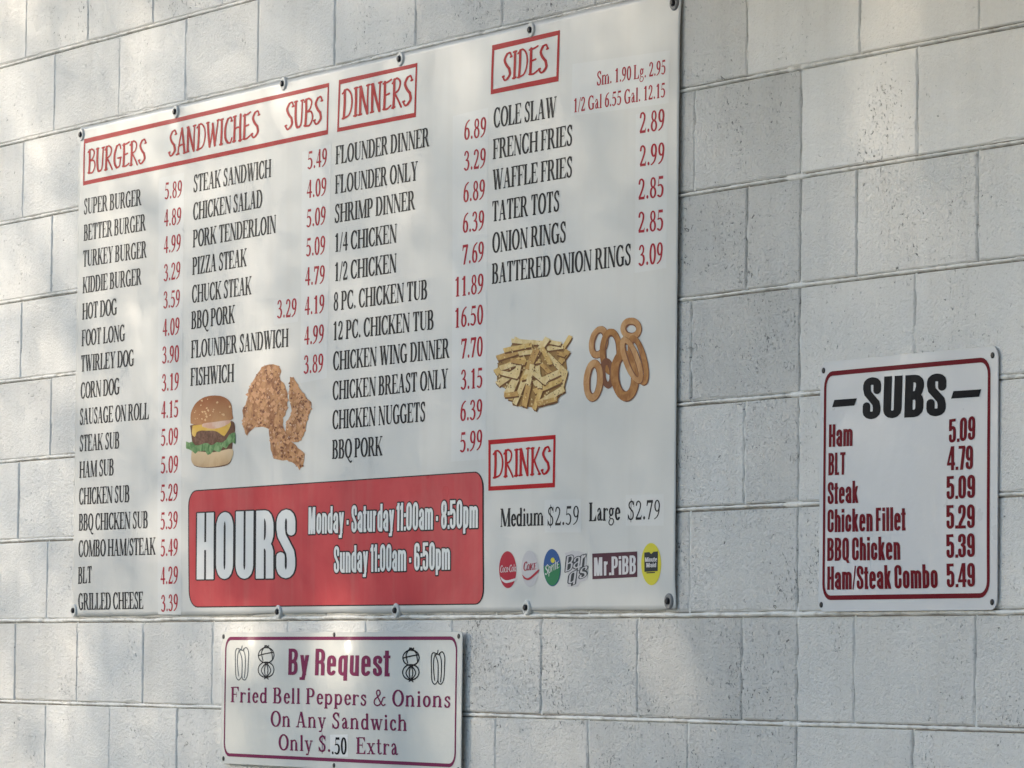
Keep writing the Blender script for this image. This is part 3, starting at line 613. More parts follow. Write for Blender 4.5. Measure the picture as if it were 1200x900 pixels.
def leaves(A, B, LS, hole):
    leaf_a = .55 * LS * LS; n = int(4.6 * 4 * A * B / leaf_a)
    a, b = rng.uniform(-A, A, n), rng.uniform(-B, B, n)
    P = c0 + a[:, None] * e1 + b[:, None] * e2; t = P[:, 1] / sd_[1]; Wp = P - t[:, None] * sd_
    keep = rng.uniform(0, 4.6, n) < thick(Wp[:, 0], Wp[:, 2])
    keep &= (a / A) ** 2 + (b / B) ** 2 < 1.25 + .3 * vna(a * 2, b * 2, 30)
    if hole: keep &= (np.abs(a) > hole[0]) | (np.abs(b) > hole[1])
    keep &= P[:, 2] > .9
    P = P[keep]; n = len(P); P = P + rng.normal(0, .5, n)[:, None] * sd_
    nr = sd_ + rng.normal(0, .5, (n, 3)); nr /= np.linalg.norm(nr, axis=1)[:, None]
    rv = rng.normal(0, 1, (n, 3)); t1 = np.cross(nr, rv); t1 /= np.linalg.norm(t1, axis=1)[:, None]; t2 = np.cross(nr, t1)
    s_ = (LS * rng.uniform(.75, 1.25, n))[:, None]
    return np.stack([P - t1 * s_ * .8, P + t2 * s_ * .42, P + t1 * s_ * .8, P - t2 * s_ * .42], 1).reshape(-1, 3)
LV = np.concatenate([leaves(2.7, 2.0, .020, None), leaves(4.6, 3.4, .075, (2.6, 1.9))])
tb = Vector((C0.x, C0.y, 0))
tree = thing('added_tree', 'leafy green tree added unseen left of the wall to shade and dapple it', 'tree', tb)
lk = NT('leaf'); ML = lk.fin(lk.mix(lk.noise(3, 2), (.05, .10, .025), (.09, .13, .04)), .6)
me = bpy.data.meshes.new('crown'); nv = len(LV); me.vertices.add(nv); me.loops.add(nv); me.polygons.add(nv // 4)
me.vertices.foreach_set('co', (LV - np.array(tb)).ravel()); me.loops.foreach_set('vertex_index', np.arange(nv)); me.polygons.foreach_set('loop_start', np.arange(0, nv, 4))
me.update(calc_edges=True); me.materials.append(ML); cr = link('crown', me, tree); cr['kind'] = 'stuff'
def limb(pts, rad):
    V, F = [], []
    for i, (p, r_) in enumerate(zip(pts, rad)):
        d = (Vector(pts[min(i + 1, len(pts) - 1)]) - Vector(pts[max(i - 1, 0)])).normalized(); a = d.orthogonal().normalized(); b = d.cross(a)
        V += [Vector(p) + a * r_ * math.cos(2 * PI * j / 8) + b * r_ * math.sin(2 * PI * j / 8) for j in range(8)]
        if i: F += [(8 * i - 8 + j, 8 * i - 8 + (j + 1) % 8, 8 * i + (j + 1) % 8, 8 * i + j) for j in range(8)]
    return V, F
hedge = thing('added_hedge', 'tall dark clipped conifer hedge added unseen on the left to darken reflections', 'hedge', (-24, -11, 0))  # added out of view so glossy surfaces mirror something dark, not bright sky
hv, hf = [], []
HN = 24000
hp = np.stack([rng.uniform(-1.1, 1.1, HN), rng.uniform(-14, 14, HN), 5.0 * rng.uniform(0, 1, HN) ** .9], 1)
hp[:, 0] *= 1 - .3 * hp[:, 2] / 5.0; hp[:, 2] += .4 * np.sin(hp[:, 1] * 2.3) + rng.uniform(-.2, .2, HN)
hn = rng.normal(0, 1, (HN, 3)); hn[:, 0] += 1.0; hn /= np.linalg.norm(hn, axis=1)[:, None]; h1 = np.cross(hn, rng.normal(0, 1, (HN, 3))); h1 /= np.linalg.norm(h1, axis=1)[:, None]; h2 = np.cross(hn, h1)
HV = np.stack([hp - h1 * .2, hp + h2 * .1, hp + h1 * .2, hp - h2 * .1], 1).reshape(-1, 3)
o = link('foliage', mesh('foliage', HV.tolist(), [(i, i + 1, i + 2, i + 3) for i in range(0, len(HV), 4)], ML), hedge); o['kind'] = 'stuff'
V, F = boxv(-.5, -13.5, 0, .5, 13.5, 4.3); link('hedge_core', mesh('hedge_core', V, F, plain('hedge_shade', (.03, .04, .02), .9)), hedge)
MT = plain('bark', (.12, .09, .07), .9, 0, .01)
V, F = limb([(0, 0, 0), (.03, .02, 1.0), (-.02, .05, 2.2), (0, 0, C0.z - .4)], [.17, .13, .11, .07]); link('trunk', mesh('trunk', V, F, MT, True), tree)
for ang in range(0, 360, 72):
    a = math.radians(ang); V, F = limb([(0, 0, 2.0), (.5 * math.cos(a), .5 * math.sin(a), 2.9), (1.2 * math.cos(a), 1.2 * math.sin(a), 4.1)], [.06, .045, .015])
    link('limb', mesh('limb', V, F, MT, True), tree)


# ------------------------------------------------------------------ the big menu banner
PROUD = .0085
def gauss(x, s): return math.exp(-(x / s) ** 2)
BL = at(83.5, 720).x; BR = at(793.5, 350).x; BT = at(300, 101.5).z; BB = at(300, 719.5).z
GRT = [(94, 158), (205, 131), (331, 98), (468, 69), (621, 35), (790, 3)]
GRB = [(84, 715.5), (325, 717), (463, 715.3), (616, 712), (784, 704.5)]
GP = [at(*p) for p in GRT + GRB]
def relief_banner(x, z):
    e = min(x - BL, BR - x, z - BB, BT - z)
    d = .0022 + .0035 * (1 - math.exp(-max(e, 0) / .12))
    d += .0030 * vn(x * 2.6 + z * .8, z * 1.3, 11) * min(1, max(e, 0) / .1 + .2) + .0012 * vn(x * 7 - z * 2, z * 3, 12)
    for g_ in GP:                       # puckers running from the fixings
        dx, dz = x - g_.x, z - g_.z
        d += .0016 * gauss(dx - .12 * dz, .026 + .06 * abs(dz)) * math.exp(-abs(dz) / .16) * min(1, abs(dz) / .03)
        d -= .0022 * gauss(math.hypot(dx, dz), .04)
    d += .003 * gauss(BR - x, .06) * (.35 + .65 * abs(math.sin((z - BB) / (BT - BB) * PI)))
    d += .0016 * gauss(x - at(320, 640).x, .022) * (1 if z < BB + .5 else 0) * min(1, max(0, (BB + .5 - z) / .2))
    return max(d, .0008)
root = thing('menu_banner', 'big white vinyl banner listing burgers, sandwiches, dinners, sides and drinks above red hours box', 'banner', (( BL + BR) / 2, 0, BB))
bn = Sign(root, relief_banner, .0035)
nx, nz = 300, 120
V = []; F = []
for layer, dd_ in ((0, 0), (1, -.001)):
    V += bn.put([(BL + (BR - BL) * i / nx + (.0012 * vn(j * .25, 1, 5) if i in (0, nx) else 0), BB + (BT - BB) * j / nz + (.003 * vn(i * .12, 2, 6) if j in (0, nz) else 0)) for j in range(nz + 1) for i in range(nx + 1)], dd_)
NN = (nx + 1) * (nz + 1)
F += [(j * (nx + 1) + i, j * (nx + 1) + i + 1, (j + 1) * (nx + 1) + i + 1, (j + 1) * (nx + 1) + i) for j in range(nz) for i in range(nx)]
F += [tuple(q + NN for q in f_[::-1]) for f_ in list(F)]
edge = [i for i in range(nx + 1)] + [j * (nx + 1) + nx for j in range(1, nz + 1)] + [nz * (nx + 1) + i for i in range(nx - 1, -1, -1)] + [j * (nx + 1) for j in range(nz - 1, 0, -1)]
F += [(a + NN, b + NN, b, a) for a, b in zip(edge, edge[1:] + edge[:1])]
link('banner_sheet', mesh('banner_sheet', V, F, V_W, True), root)
L1, L2, L3 = .0005, .0005, .0007
# overlaid price stickers (paler strips)
def sticker(pts, lab): bn.sheet('price_sticker', [pq(pts)], V_ST, .0003, .0125, label=lab)
sticker([(186, 209), (216, 202), (211, 720), (184, 720)], 'long paler sticker strip under the first price column')
sticker([(354, 178), (388, 169), (383, 443), (352, 449)], 'paler sticker strip under the second price column')
sticker([(531, 136), (573, 126), (569, 538), (529, 541)], 'paler sticker strip under the third price column')
sticker([(670, 75), (786, 59), (784, 121), (669, 136)], 'paler sticker behind the two cole slaw price lines')
sticker([(745, 134), (783, 128), (781, 314), (743, 320)], 'paler sticker strip under the fourth price column')
sticker([(638.3, 586), (681, 585), (681, 624), (638.3, 624)], 'small white sticker behind the medium price')
sticker([(733.6, 580), (778, 579), (778, 616), (733.6, 616)], 'small white sticker behind the large price')
sticker([(321, 352), (350, 347), (349, 377), (321, 381)], 'small sticker behind the extra barbecue price')
def line(kind, txt, L, R_, cap, mat, font=SER, lab=None, **kw):
    col = {'V_K': 'black', 'V_R': 'red'}.get(mat, 'red')
    return bn.text(kind, font, txt, L, R_, cap, globals()[mat], L1, lab or f'{col} printed line reading {txt}', **kw)
IT = [
 ('SUPER BURGER', 98, 251.7, 165.8, 240.5, 18.6), ('BETTER BURGER', 97.8, 282.5, 170.8, 270, 18.8), ('TURKEY BURGER', 97, 313, 171.8, 301.8, 19),
 ('KIDDIE BURGER', 96.5, 344, 165.8, 333.5, 19), ('HOT DOG', 96, 374.8, 137, 368.8, 19), ('FOOT LONG', 95.3, 406, 146.3, 399.5, 19),
 ('TWIRLEY DOG', 94.5, 435.8, 157, 428.8, 19), ('CORN DOG', 94, 467.5, 140.3, 462, 19), ('SAUSAGE ON ROLL', 93, 498, 174.3, 491.3, 19),
 ('STEAK SUB', 92.8, 529.3, 140.3, 525.5, 19.2), ('HAM SUB', 92.5, 560.3, 133.8, 557, 19.2), ('CHICKEN SUB', 92, 591.5, 152, 588.5, 19.5),
 ('BBQ CHICKEN SUB', 91.8, 622, 173, 619, 19.5), ('COMBO HAM/STEAK', 91.5, 652.8, 182, 650, 19.5), ('BLT', 91, 684.3, 107.5, 683, 19.5), ('GRILLED CHEESE', 90.8, 714.8, 166.8, 713.5, 19.5),
 ('STEAK SANDWICH', 226.8, 225.8, 317.8, 207.5, 20.5), ('CHICKEN SALAD', 226.5, 258.3, 307.3, 243, 20.5), ('PORK TENDERLOIN', 226.3, 290.3, 323.5, 273, 20.5),
 ('PIZZA STEAK', 225.8, 322.5, 289.3, 312, 20.5), ('CHUCK STEAK', 225.3, 355.3, 295, 345, 20.7), ('BBQ PORK', 224.5, 386, 275.8, 378.5, 20.7),
 ('FLOUNDER SANDWICH', 224.3, 420, 338, 406.3, 20.7), ('FISHWICH', 223.5, 452.5, 274.8, 447.5, 20.8),
 ('FLOUNDER DINNER', 393, 193, 503, 171.5, 21.5), ('FLOUNDER ONLY', 392.5, 227.3, 489.3, 211.3, 21.7), ('SHRIMP DINNER', 392, 261.5, 486.5, 245.5, 21.7),
 ('1/4 CHICKEN', 392.5, 295.5, 464.8, 284.3, 21.7), ('1/2 CHICKEN', 392.3, 329.8, 464.5, 319.3, 21.9), ('8 PC. CHICKEN TUB', 390.8, 364.5, 500.3, 350.5, 22),
 ('12 PC. CHICKEN TUB', 390.5, 399, 507.8, 386, 22), ('CHICKEN WING DINNER', 390, 434.3, 526.8, 419.3, 22), ('CHICKEN BREAST ONLY', 389.5, 469, 525, 455, 22),
 ('CHICKEN NUGGETS', 389.3, 503.3, 497.8, 493.8, 22.2), ('BBQ PORK', 389, 538, 448, 533.8, 22.2),
 ('COLE SLAW', 579, 150.3, 651.8, 137, 23.5), ('FRENCH FRIES', 578.3, 187, 670.3, 170.3, 23.6), ('WAFFLE FRIES', 578, 223, 670.3, 207.5, 23.7),
 ('TATER TOTS', 577.5, 260, 655.5, 247.5, 23.7), ('ONION RINGS', 577.3, 296.8, 663, 283.8, 23.8), ('BATTERED ONION RINGS', 576.8, 333, 738.5, 310.5, 23.8)]
for t, x0, y0, x1, y1, c in IT: line('item_name', t, (x0, y0), (x1, y1), c, 'V_K')
PR = [
 ('5.89', 193, 234, 213.3, 230.8, 19.7), ('4.89', 192.3, 265.8, 212.5, 262.5, 19.8), ('4.99', 192, 297.3, 212, 293.8, 19.8), ('3.29', 191.8, 330, 211.5, 326.3, 20),
 ('3.59', 191.3, 361.8, 211, 359.3, 20), ('4.09', 190.5, 394.3, 210.5, 391.8, 20), ('3.90', 189.8, 426.3, 210, 424.3, 20), ('3.19', 189.3, 458.8, 209.8, 456.5, 20),
 ('4.15', 188.8, 490.5, 209, 488.8, 20), ('5.09', 188.5, 522.8, 208.8, 521, 20), ('5.09', 188.3, 555, 208.8, 553.8, 20), ('5.29', 188, 588, 208.3, 586.5, 20),
 ('5.39', 187.8, 621, 208, 619.3, 20.3), ('5.49', 187.8, 652.3, 208, 651, 20), ('4.29', 187.5, 685, 207.8, 683.8, 20.3), ('3.39', 187.5, 717, 207.3, 715.5, 19.5),
 ('5.49', 360.3, 198.8, 383, 194.3, 21), ('4.09', 359.5, 232.5, 382.3, 228.8, 21), ('5.09', 359, 266.8, 381.5, 262.5, 21), ('5.09', 358.5, 300.8, 381, 297.5, 21.3),
 ('4.79', 357.5, 335, 380.5, 332, 21.3), ('3.29', 324.8, 373.3, 347.5, 370.8, 21.3), ('4.19', 357, 369.5, 380, 366.3, 21.3), ('4.99', 356.5, 404.5, 379.5, 401.3, 21.3), ('3.89', 355.8, 438.3, 378.8, 435.8, 21.5),
 ('6.89', 544.5, 164.5, 570.5, 160, 23), ('3.29', 544, 200.5, 570, 196.3, 23), ('6.89', 543.3, 237.5, 569, 233, 23), ('6.39', 542.5, 273.3, 568, 269.3, 23), ('7.69', 542, 310.5, 567.5, 306, 23.2),
 ('11.89', 533.5, 348, 567, 343.8, 23.2), ('16.50', 533.3, 384.5, 566.5, 380, 23.2), ('7.70', 540.5, 420.5, 566, 417.5, 23.4), ('3.15', 540, 457, 565.5, 454.3, 23.4), ('6.39', 539.5, 493.8, 565.3, 491, 23.4), ('5.99', 539, 530.5, 565.2, 526.8, 23.5),
 ('2.89', 749.5, 156.5, 779.3, 152, 24.5), ('2.99', 749.5, 195.3, 779, 191.3, 24.5), ('2.85', 747.8, 234.3, 777.8, 230.5, 24.5), ('2.85', 747.5, 273, 777.3, 270, 24.5), ('3.09', 747.5, 312, 776.8, 308.3, 24.5)]
for t, x0, y0, x1, y1, c in PR: line('item_price', t, (x0, y0), (x1, y1), c, 'V_R')
line('item_price', 'Sm. 1.90 Lg. 2.95', (699, 100.5), (780.5, 86.8), 16.5, 'V_R'); line('item_price', '1/2 Gal 6.55 Gal. 12.15', (672.3, 132), (780, 113.8), 16.5, 'V_R')
line('item_name', 'Medium', (586.1, 617.5), (637, 615.7), 21.5, 'V_K'); line('item_name', 'Large', (690.3, 611), (727.3, 609.5), 22, 'V_K')
line('item_price', '$2.59', (641.7, 616.2), (678.5, 614.8), 22, 'V_K', SERL); line('item_price', '$2.79', (736, 609.6), (773.5, 608.3), 22.5, 'V_K', SERL)
# headings in red frames
def frame(c, tt, tsd):
    o_ = c; (a, b, c_, d) = c  # TL TR BR BL
    inn = [(a[0] + tsd, a[1] + tt), (b[0] - tsd, b[1] + tt), (c_[0] - tsd, c_[1] - tt), (d[0] + tsd, d[1] - tt)]
    def dense(q): 
        out = []
        for p0, p1 in zip(q, q[1:] + q[:1]): out += [(p0[0] + (p1[0] - p0[0]) * i / 80, p0[1] + (p1[1] - p0[1]) * i / 80) for i in range(80)]
        return pq(out)
    V, F = ring_mesh(dense(list(c)), dense(inn)); V = bn.put(V, L1)
    o = link('heading_frame', mesh('heading_frame', V, F, V_RH, True), root); o['label'] = 'red rectangular outline round a heading'
frame([(97.5, 163), (384.8, 97), (384, 157.5), (97, 217.5)], 5.2, 1.7)
frame([(396.3, 93.8), (488.4, 73.6), (487.2, 137.2), (394.8, 154.7)], 5.0, 2.0)
frame([(576.3, 53), (655, 35.2), (654, 95.2), (575.6, 110.8)], 6, 2.6)
frame([(572.4, 515.7), (651.6, 509.6), (650.6, 571), (572.2, 575.2)], 5.2, 2.6)
for t, x0, y0, x1, y1, c in (('BURGERS', 102, 203.8, 171.5, 191, 28), ('SANDWICHES', 196.8, 184, 304.5, 160, 30), ('SUBS', 333.3, 153, 378, 144.5, 32),
                             ('DINNERS', 399.5, 140, 483.8, 122.5, 34), ('SIDES', 588.3, 95.5, 642.5, 84, 32.5), ('DRINKS', 577, 560.6, 646, 555.5, 32)):
    bn.text('heading', MRK, t, (x0, y0), (x1, y1), c, V_RH, L1, 'hand drawn style red heading reading ' + t)
# hours box
def rbox(TL, TR, BRr, BLl, rxp, ryp, inset=0):
    """rounded quad in photo px"""
    out = []
    for (cx, cy), (sx, sy), a in ((TR, (-1, 1), 0), (TL, (1, 1), 90), (BLl, (1, -1), 180), (BRr, (-1, -1), 270)):
        ox, oy = cx + sx * rxp, cy + sy * ryp
        for i in range(7):
            t = math.radians(a + 15 * i); out.append((ox + (rxp - inset) * math.cos(t), oy - (ryp - inset) * math.sin(t)))
    return pq(out)
Q = [(220.5, 574.3), (566.8, 552.6), (566.2, 708.6), (220.3, 712)]
bn.sheet('hours_box_outline', [rbox(*Q, 10, 19)], V_K, .0006, .0125, label='thin black outline of the red hours box')
bn.sheet('hours_box', [rbox(*Q, 10, 19, 1.3)], V_BOX, .0010, .0125, label='red rounded box with the opening hours')
V_HW = vinyl('hours_white_ink', (.72, .72, .70), rough=.3, dirt=.5)
def otext(t, L, R_, cap, f0, f1, lab):
    bn.text('opening_hours_shadow', f1, t, L, R_, cap, V_K, .0014, 'black outline of the white hours lettering', ref=f0)
    bn.text('opening_hours', f0, t, L, R_, cap, V_HW, .0018, lab)
g0, g1 = block_font(.17, .12), block_font(.17, .12)
B0 = Font(block_font(.215, .125), .03); 
def grown(grow_x, grow_y, v, hz):
    """same skeletons, every piece fattened: used for the printed outline"""
    pen = ell(grow_x, grow_y, 8)
    G0 = block_font(v, hz); out = {}
    for k_, (adv, ps) in G0.items():
        out[k_] = (adv, [hull([(x + a, y + b) for x, y in p for a, b in pen]) if len(p) < 60 else p for p in ps])
    return out
B1 = Font(grown(.085, .05, .215, .125), .03); H0 = Font(block_font(.262, .12), .03); H1 = Font(grown(.048, .02, .262, .12), .03)
otext('HOURS', (230.5, 679), (346, 677.5), 77.5, H0, H1, 'large white block letters reading HOURS')
otext('Monday - Saturday 11:00am - 8:50pm', (362, 626), (560.3, 618.5), 31.5, B0, B1, 'white letters reading Monday - Saturday 11:00am - 8:50pm')
otext('Sunday 11:00am - 6:50pm', (391.5, 671.5), (527.5, 667.5), 31.5, B0, B1, 'white letters reading Sunday 11:00am - 6:50pm')
# grommets, each a bright washer with a dark screw
MW_ = plain('washer_plastic', (.66, .66, .63), .4); MWD = plain('worn_washer', (.22, .22, .22), .5); MS = plain('screw_head', (.03, .03, .035), .4, .6)
def lathe(prof, n=20):
    V, F = [], []
    for r_, y in prof: V += [(r_ * math.cos(2 * PI * i / n), y, r_ * math.sin(2 * PI * i / n)) for i in range(n)]
    for k_ in range(len(prof) - 1): F += [(k_ * n + i, k_ * n + (i + 1) % n, (k_ + 1) * n + (i + 1) % n, (k_ + 1) * n + i) for i in range(n)]
    F.append(tuple((len(prof) - 1) * n + i for i in range(n))); return V, F
V, F = lathe([(.0155, .004), (.0155, -.003), (.0138, -.0048), (.009, -.0048), (.0075, -.003)]); wm = mesh('grommet', V, F, MW_, False); wd = wm.copy(); wd.materials[0] = MWD
V, F = lathe([(.0065, -.003), (.0065, -.0075), (.0045, -.009)], 10); sm_ = mesh('screw', V, F, MS, False)
for i, (px, py) in enumerate(GRT + GRB):
    p = at(px, py); p.x = min(max(p.x, BL + .012), BR - .024)
    o = link('grommet', wd if i in (5, 10) else wm, root, (p.x - root.location.x, -(relief_banner(p.x, p.z) + .0035), p.z - root.location.z))
    if i in (5, 10): o['label'] = 'grey weathered washer at a right hand corner'
    link('screw', sm_, o, (0, 0, 0))

# printed food pictures: flat ink shapes laid over each other
def ink(name, col, var=None, grad=None): return vinyl(name, col, dirt=.3, var=var, grad=grad)
zz = lambda px, py: at(px, py).z - root.location.z
bun = ink('bun_ink', (.50, .27, .12), ((.36, .15, .06), 9), ((.30, .10, .035), zz(248, 497), zz(248, 468)))
bun2 = ink('bottom_bun_ink', (.42, .26, .13), ((.60, .43, .26), 9), ((.62, .46, .28), zz(248, 545), zz(248, 530)))
chs = ink('cheese_ink', (.62, .36, .05), ((.66, .46, .14), 14)); sau = ink('sauce_ink', (.60, .34, .24), ((.68, .50, .40), 22))
pat = ink('patty_ink', (.10, .045, .028), ((.20, .10, .07), 70)); let = ink('lettuce_ink', (.06, .16, .05), ((.22, .36, .16), 60)); brn = ink('crust_ink', (.12, .05, .03))
def fs(lst, x0, y0, k): return [(x0 + a * k, y0 + b * k) for a, b in lst]
Z1 = lambda l: fs(l, 0, 400, .25)
pic = lambda name, pts, mat, lift, lab, smoothed=True: bn.sheet(name, [pq(spl(list(pts) + [pts[0]], 4)[:-1] if smoothed else pts)], mat, lift, label=lab)
pic('burger_picture', Z1([(893, 400), (905, 510), (905, 575), (950, 592), (1040, 588), (1085, 565), (1092, 500), (1095, 460), (1105, 420), (1098, 378), (1060, 372), (980, 378), (900, 392)]), brn, .00055, 'printed hamburger, dark back layer')
pic('burger_picture', Z1([(895, 385), (897, 335), (920, 290), (960, 262), (1010, 254), (1055, 262), (1085, 290), (1092, 340), (1088, 368), (1000, 384), (930, 392)]), bun, 0.00080, 'printed top bun of the hamburger')
pic('burger_picture', Z1([(900, 512), (898, 560), (920, 584), (975, 590), (1050, 580), (1085, 560), (1092, 505), (1000, 520)]), bun2, 0.00080, 'printed bottom bun of the hamburger')
pic('burger_picture', Z1([(905, 395), (902, 435), (918, 448), (925, 425), (960, 418), (1005, 430), (1040, 448), (1062, 436), (1085, 378), (1000, 385)]), chs, 0.00100, 'printed cheese slice')
pic('burger_picture', Z1([(950, 400), (1000, 410), (1050, 400), (1085, 378), (1075, 370), (1010, 378), (955, 386)]), sau, 0.00120, 'printed pink sauce')
pic('burger_picture', Z1([(920, 440), (950, 422), (1010, 420), (1045, 440), (1062, 452), (1040, 478), (960, 486), (925, 478), (912, 460)]), pat, 0.00110, 'printed meat patty')
rl = random.Random(4); top = []; bo = []
for i in range(17):
    x = 874 + (1108 - 874) * i / 16; mid = 492 - 40 * (i / 16) ** 3 + 12 * math.sin(i / 16 * PI)
    top.append((x, mid - 18 + rl.uniform(-9, 9) - (14 if i > 13 else 0))); bo.append((x, mid + 20 + rl.uniform(-12, 14)))
bn.sheet('burger_picture', [pq(Z1(top + bo[::-1]))], let, 0.00130, label='printed frilly lettuce')
chk = ink('chicken_ink', (.56, .29, .13), ((.26, .10, .045), 38)); chk2 = ink('crumb_ink', (.64, .40, .26), ((.42, .20, .12), 60))
Z2 = lambda l: fs(l, 200, 380, .25)
Z4 = lambda l: fs(l, 560, 350, .25)
def ragged(pts, amp, n=5, sd=1):
    rn = random.Random(sd); out = []
    for p0, p1 in zip(pts, pts[1:] + pts[:1]):
        for i in range(n): out.append((p0[0] + (p1[0] - p0[0]) * i / n + rn.uniform(-amp, amp), p0[1] + (p1[1] - p0[1]) * i / n + rn.uniform(-amp, amp)))
    return out
CH1 = [(465, 186), (512, 195), (518, 225), (510, 250), (540, 290), (552, 330), (548, 395), (530, 440), (525, 470), (560, 540), (600, 580), (630, 605), (625, 660), (605, 682), (580, 650), (545, 640), (485, 630), (470, 560), (462, 490), (430, 480), (400, 480), (360, 525), (345, 480), (340, 405), (355, 380), (370, 310), (400, 245), (430, 200)]
CH2 = [(558, 250), (575, 247), (600, 290), (640, 350), (662, 365), (660, 400), (640, 440), (625, 520), (600, 552), (565, 545), (540, 500), (555, 440), (570, 410), (556, 340)]
bn.sheet('chicken_picture', [pq(Z2(ragged(CH1, 3.5, 3)))], chk, .00055, label='printed golden fried chicken breast and leg')
bn.sheet('chicken_picture', [pq(Z2(ragged(CH2, 3.5, 3, 2)))], chk, 0.00085, label='printed golden fried chicken wing')
def flecks(name, P_, n, mat, lift, wmin, wmax, lab, zf=Z2, sd=1):
    """many tiny printed crumbs scattered inside an outline"""
    rn = random.Random(sd); out = []; xs = [p[0] for p in P_]; ys = [p[1] for p in P_]
    while len(out) < n:
        x, y = rn.uniform(min(xs), max(xs)), rn.uniform(min(ys), max(ys)); w_ = rn.uniform(wmin, wmax); ins = False
        for p0, p1 in zip(P_, P_[1:] + P_[:1]):
            if (p0[1] > y) != (p1[1] > y) and x < (p1[0] - p0[0]) * (y - p0[1]) / (p1[1] - p0[1]) + p0[0]: ins = not ins
        if ins: out.append(pq(zf([(x - w_, y + rn.uniform(-2, 2)), (x + rn.uniform(-2, 2), y - w_ * rn.uniform(.5, 1.6)), (x + w_ * .8, y + rn.uniform(-2, 2)), (x + rn.uniform(-3, 3), y + w_ * rn.uniform(.6, 1.6))])))
    V = []; [V.extend(bn.put(q, lift + i * 2e-6)) for i, q in enumerate(out)]
    o = link(name, mesh(name, V, [(4 * i, 4 * i + 1, 4 * i + 2, 4 * i + 3) for i in range(len(out))], mat, True), bn.root); o['label'] = lab; o['kind'] = 'stuff'; return o
chd = ink('chicken_crevice_ink', (.20, .075, .04)); chm = ink('chicken_mid_ink', (.58, .30, .15)); chh = ink('chicken_gleam_ink', (.78, .58, .42))
for q_, (P_, sd_i) in enumerate(((CH1, 3), (CH2, 8))):
    sc_ = 1 if q_ == 0 else .45
    flecks('chicken_crust', P_, int(130 * sc_), chm, .00095, 5, 13, 'printed orange crust', sd=sd_i)
    flecks('chicken_crust', P_, int(110 * sc_), chd, .00105, 2.5, 8, 'printed dark crevices of the crust', sd=sd_i + 1)
    flecks('chicken_crust', P_, int(90 * sc_), chk2, .00115, 2, 6, 'printed pale crumbs of the crust', sd=sd_i + 2)
    flecks('chicken_crust', P_, int(40 * sc_), chh, .00125, 1.2, 3.2, 'printed gleams on the crust', sd=sd_i + 3)
dk = []
# fries: separate printed sticks
fr = [ink('fry_ink', (.68, .47, .18), ((.54, .33, .11), 60)), ink('pale_fry_ink', (.76, .60, .32), ((.62, .43, .18), 50)), ink('deep_fry_ink', (.56, .35, .12), ((.42, .23, .08), 60))]
fsh = ink('fry_edge_ink', (.16, .07, .03))
Z4 = lambda l: fs(l, 560, 350, .25)
bn.sheet('fries_picture', [pq(Z4(ragged([(95, 300), (180, 190), (300, 200), (400, 220), (420, 330), (410, 430), (370, 480), (270, 515), (170, 500), (140, 430), (95, 410)], 4, 3, 5)))], ink('fry_back_ink', (.30, .17, .06)), 0.00065, label='printed back of the fries pile')
FRY = [(170, 180, 250, 225, 26), (165, 200, 330, 215, 26), (90, 280, 230, 235, 32), (430, 170, 405, 240, 22), (325, 235, 395, 225, 26), (430, 240, 385, 300, 30), (90, 350, 220, 275, 38), (100, 405, 210, 330, 34), (330, 260, 400, 340, 32),
       (300, 300, 345, 350, 26), (150, 470, 190, 370, 30), (410, 330, 400, 400, 32), (265, 400, 390, 350, 32), (275, 430, 400, 380, 30), (335, 180, 245, 310, 30), (285, 230, 215, 400, 34), (240, 330, 175, 495, 28), (280, 320, 300, 420, 26), (250, 380, 225, 505, 30), (300, 430, 270, 512, 24), (290, 490, 405, 420, 34), (290, 500, 380, 465, 26)]
rf = random.Random(11)
FRY = [(a + rf.uniform(-6, 6), b + rf.uniform(-6, 6), c + rf.uniform(-6, 6), d + rf.uniform(-6, 6), e * .82) for a, b, c, d, e in FRY[:8] + [(105, 330, 200, 300, 26), (130, 240, 260, 215, 24), (330, 200, 395, 215, 24), (370, 250, 415, 260, 24), (200, 260, 300, 240, 24), (140, 440, 205, 330, 24), (320, 350, 405, 375, 26), (230, 300, 300, 290, 24)] + FRY[8:] + [(x_ - 34 * math.cos(t_), y_ - 46 * math.sin(t_), x_ + 34 * math.cos(t_), y_ + 46 * math.sin(t_), rf.uniform(24, 30)) for x_, y_, t_ in [(rf.uniform(150, 370), rf.uniform(245, 450), rf.uniform(0, PI)) for _ in range(9)]]]
for i, (xa, ya, xb, yb, w_) in enumerate(FRY):
    d_ = Vector((xb - xa, yb - ya)).normalized(); nn = Vector((-d_.y, d_.x)) * w_ / 2
    q = [(xa + nn.x, ya + nn.y), (xb + nn.x, yb + nn.y), (xb - nn.x + d_.x * 4, yb - nn.y + d_.y * 4), (xa - nn.x - d_.x * 4, ya - nn.y)]
    g_ = [(x + 3, y + 8) for x, y in q]
    bn.sheet('fries_picture', [pq(Z4(ragged(g_, 1.5, 4, i)))], fsh, 0.00070 + i * .00004)
    bn.sheet('fries_picture', [pq(Z4(ragged(q, 1.2, 4, i + 50)))], fr[(i * 7) % 3 if i % 4 else 1], 0.00072 + i * .00004)
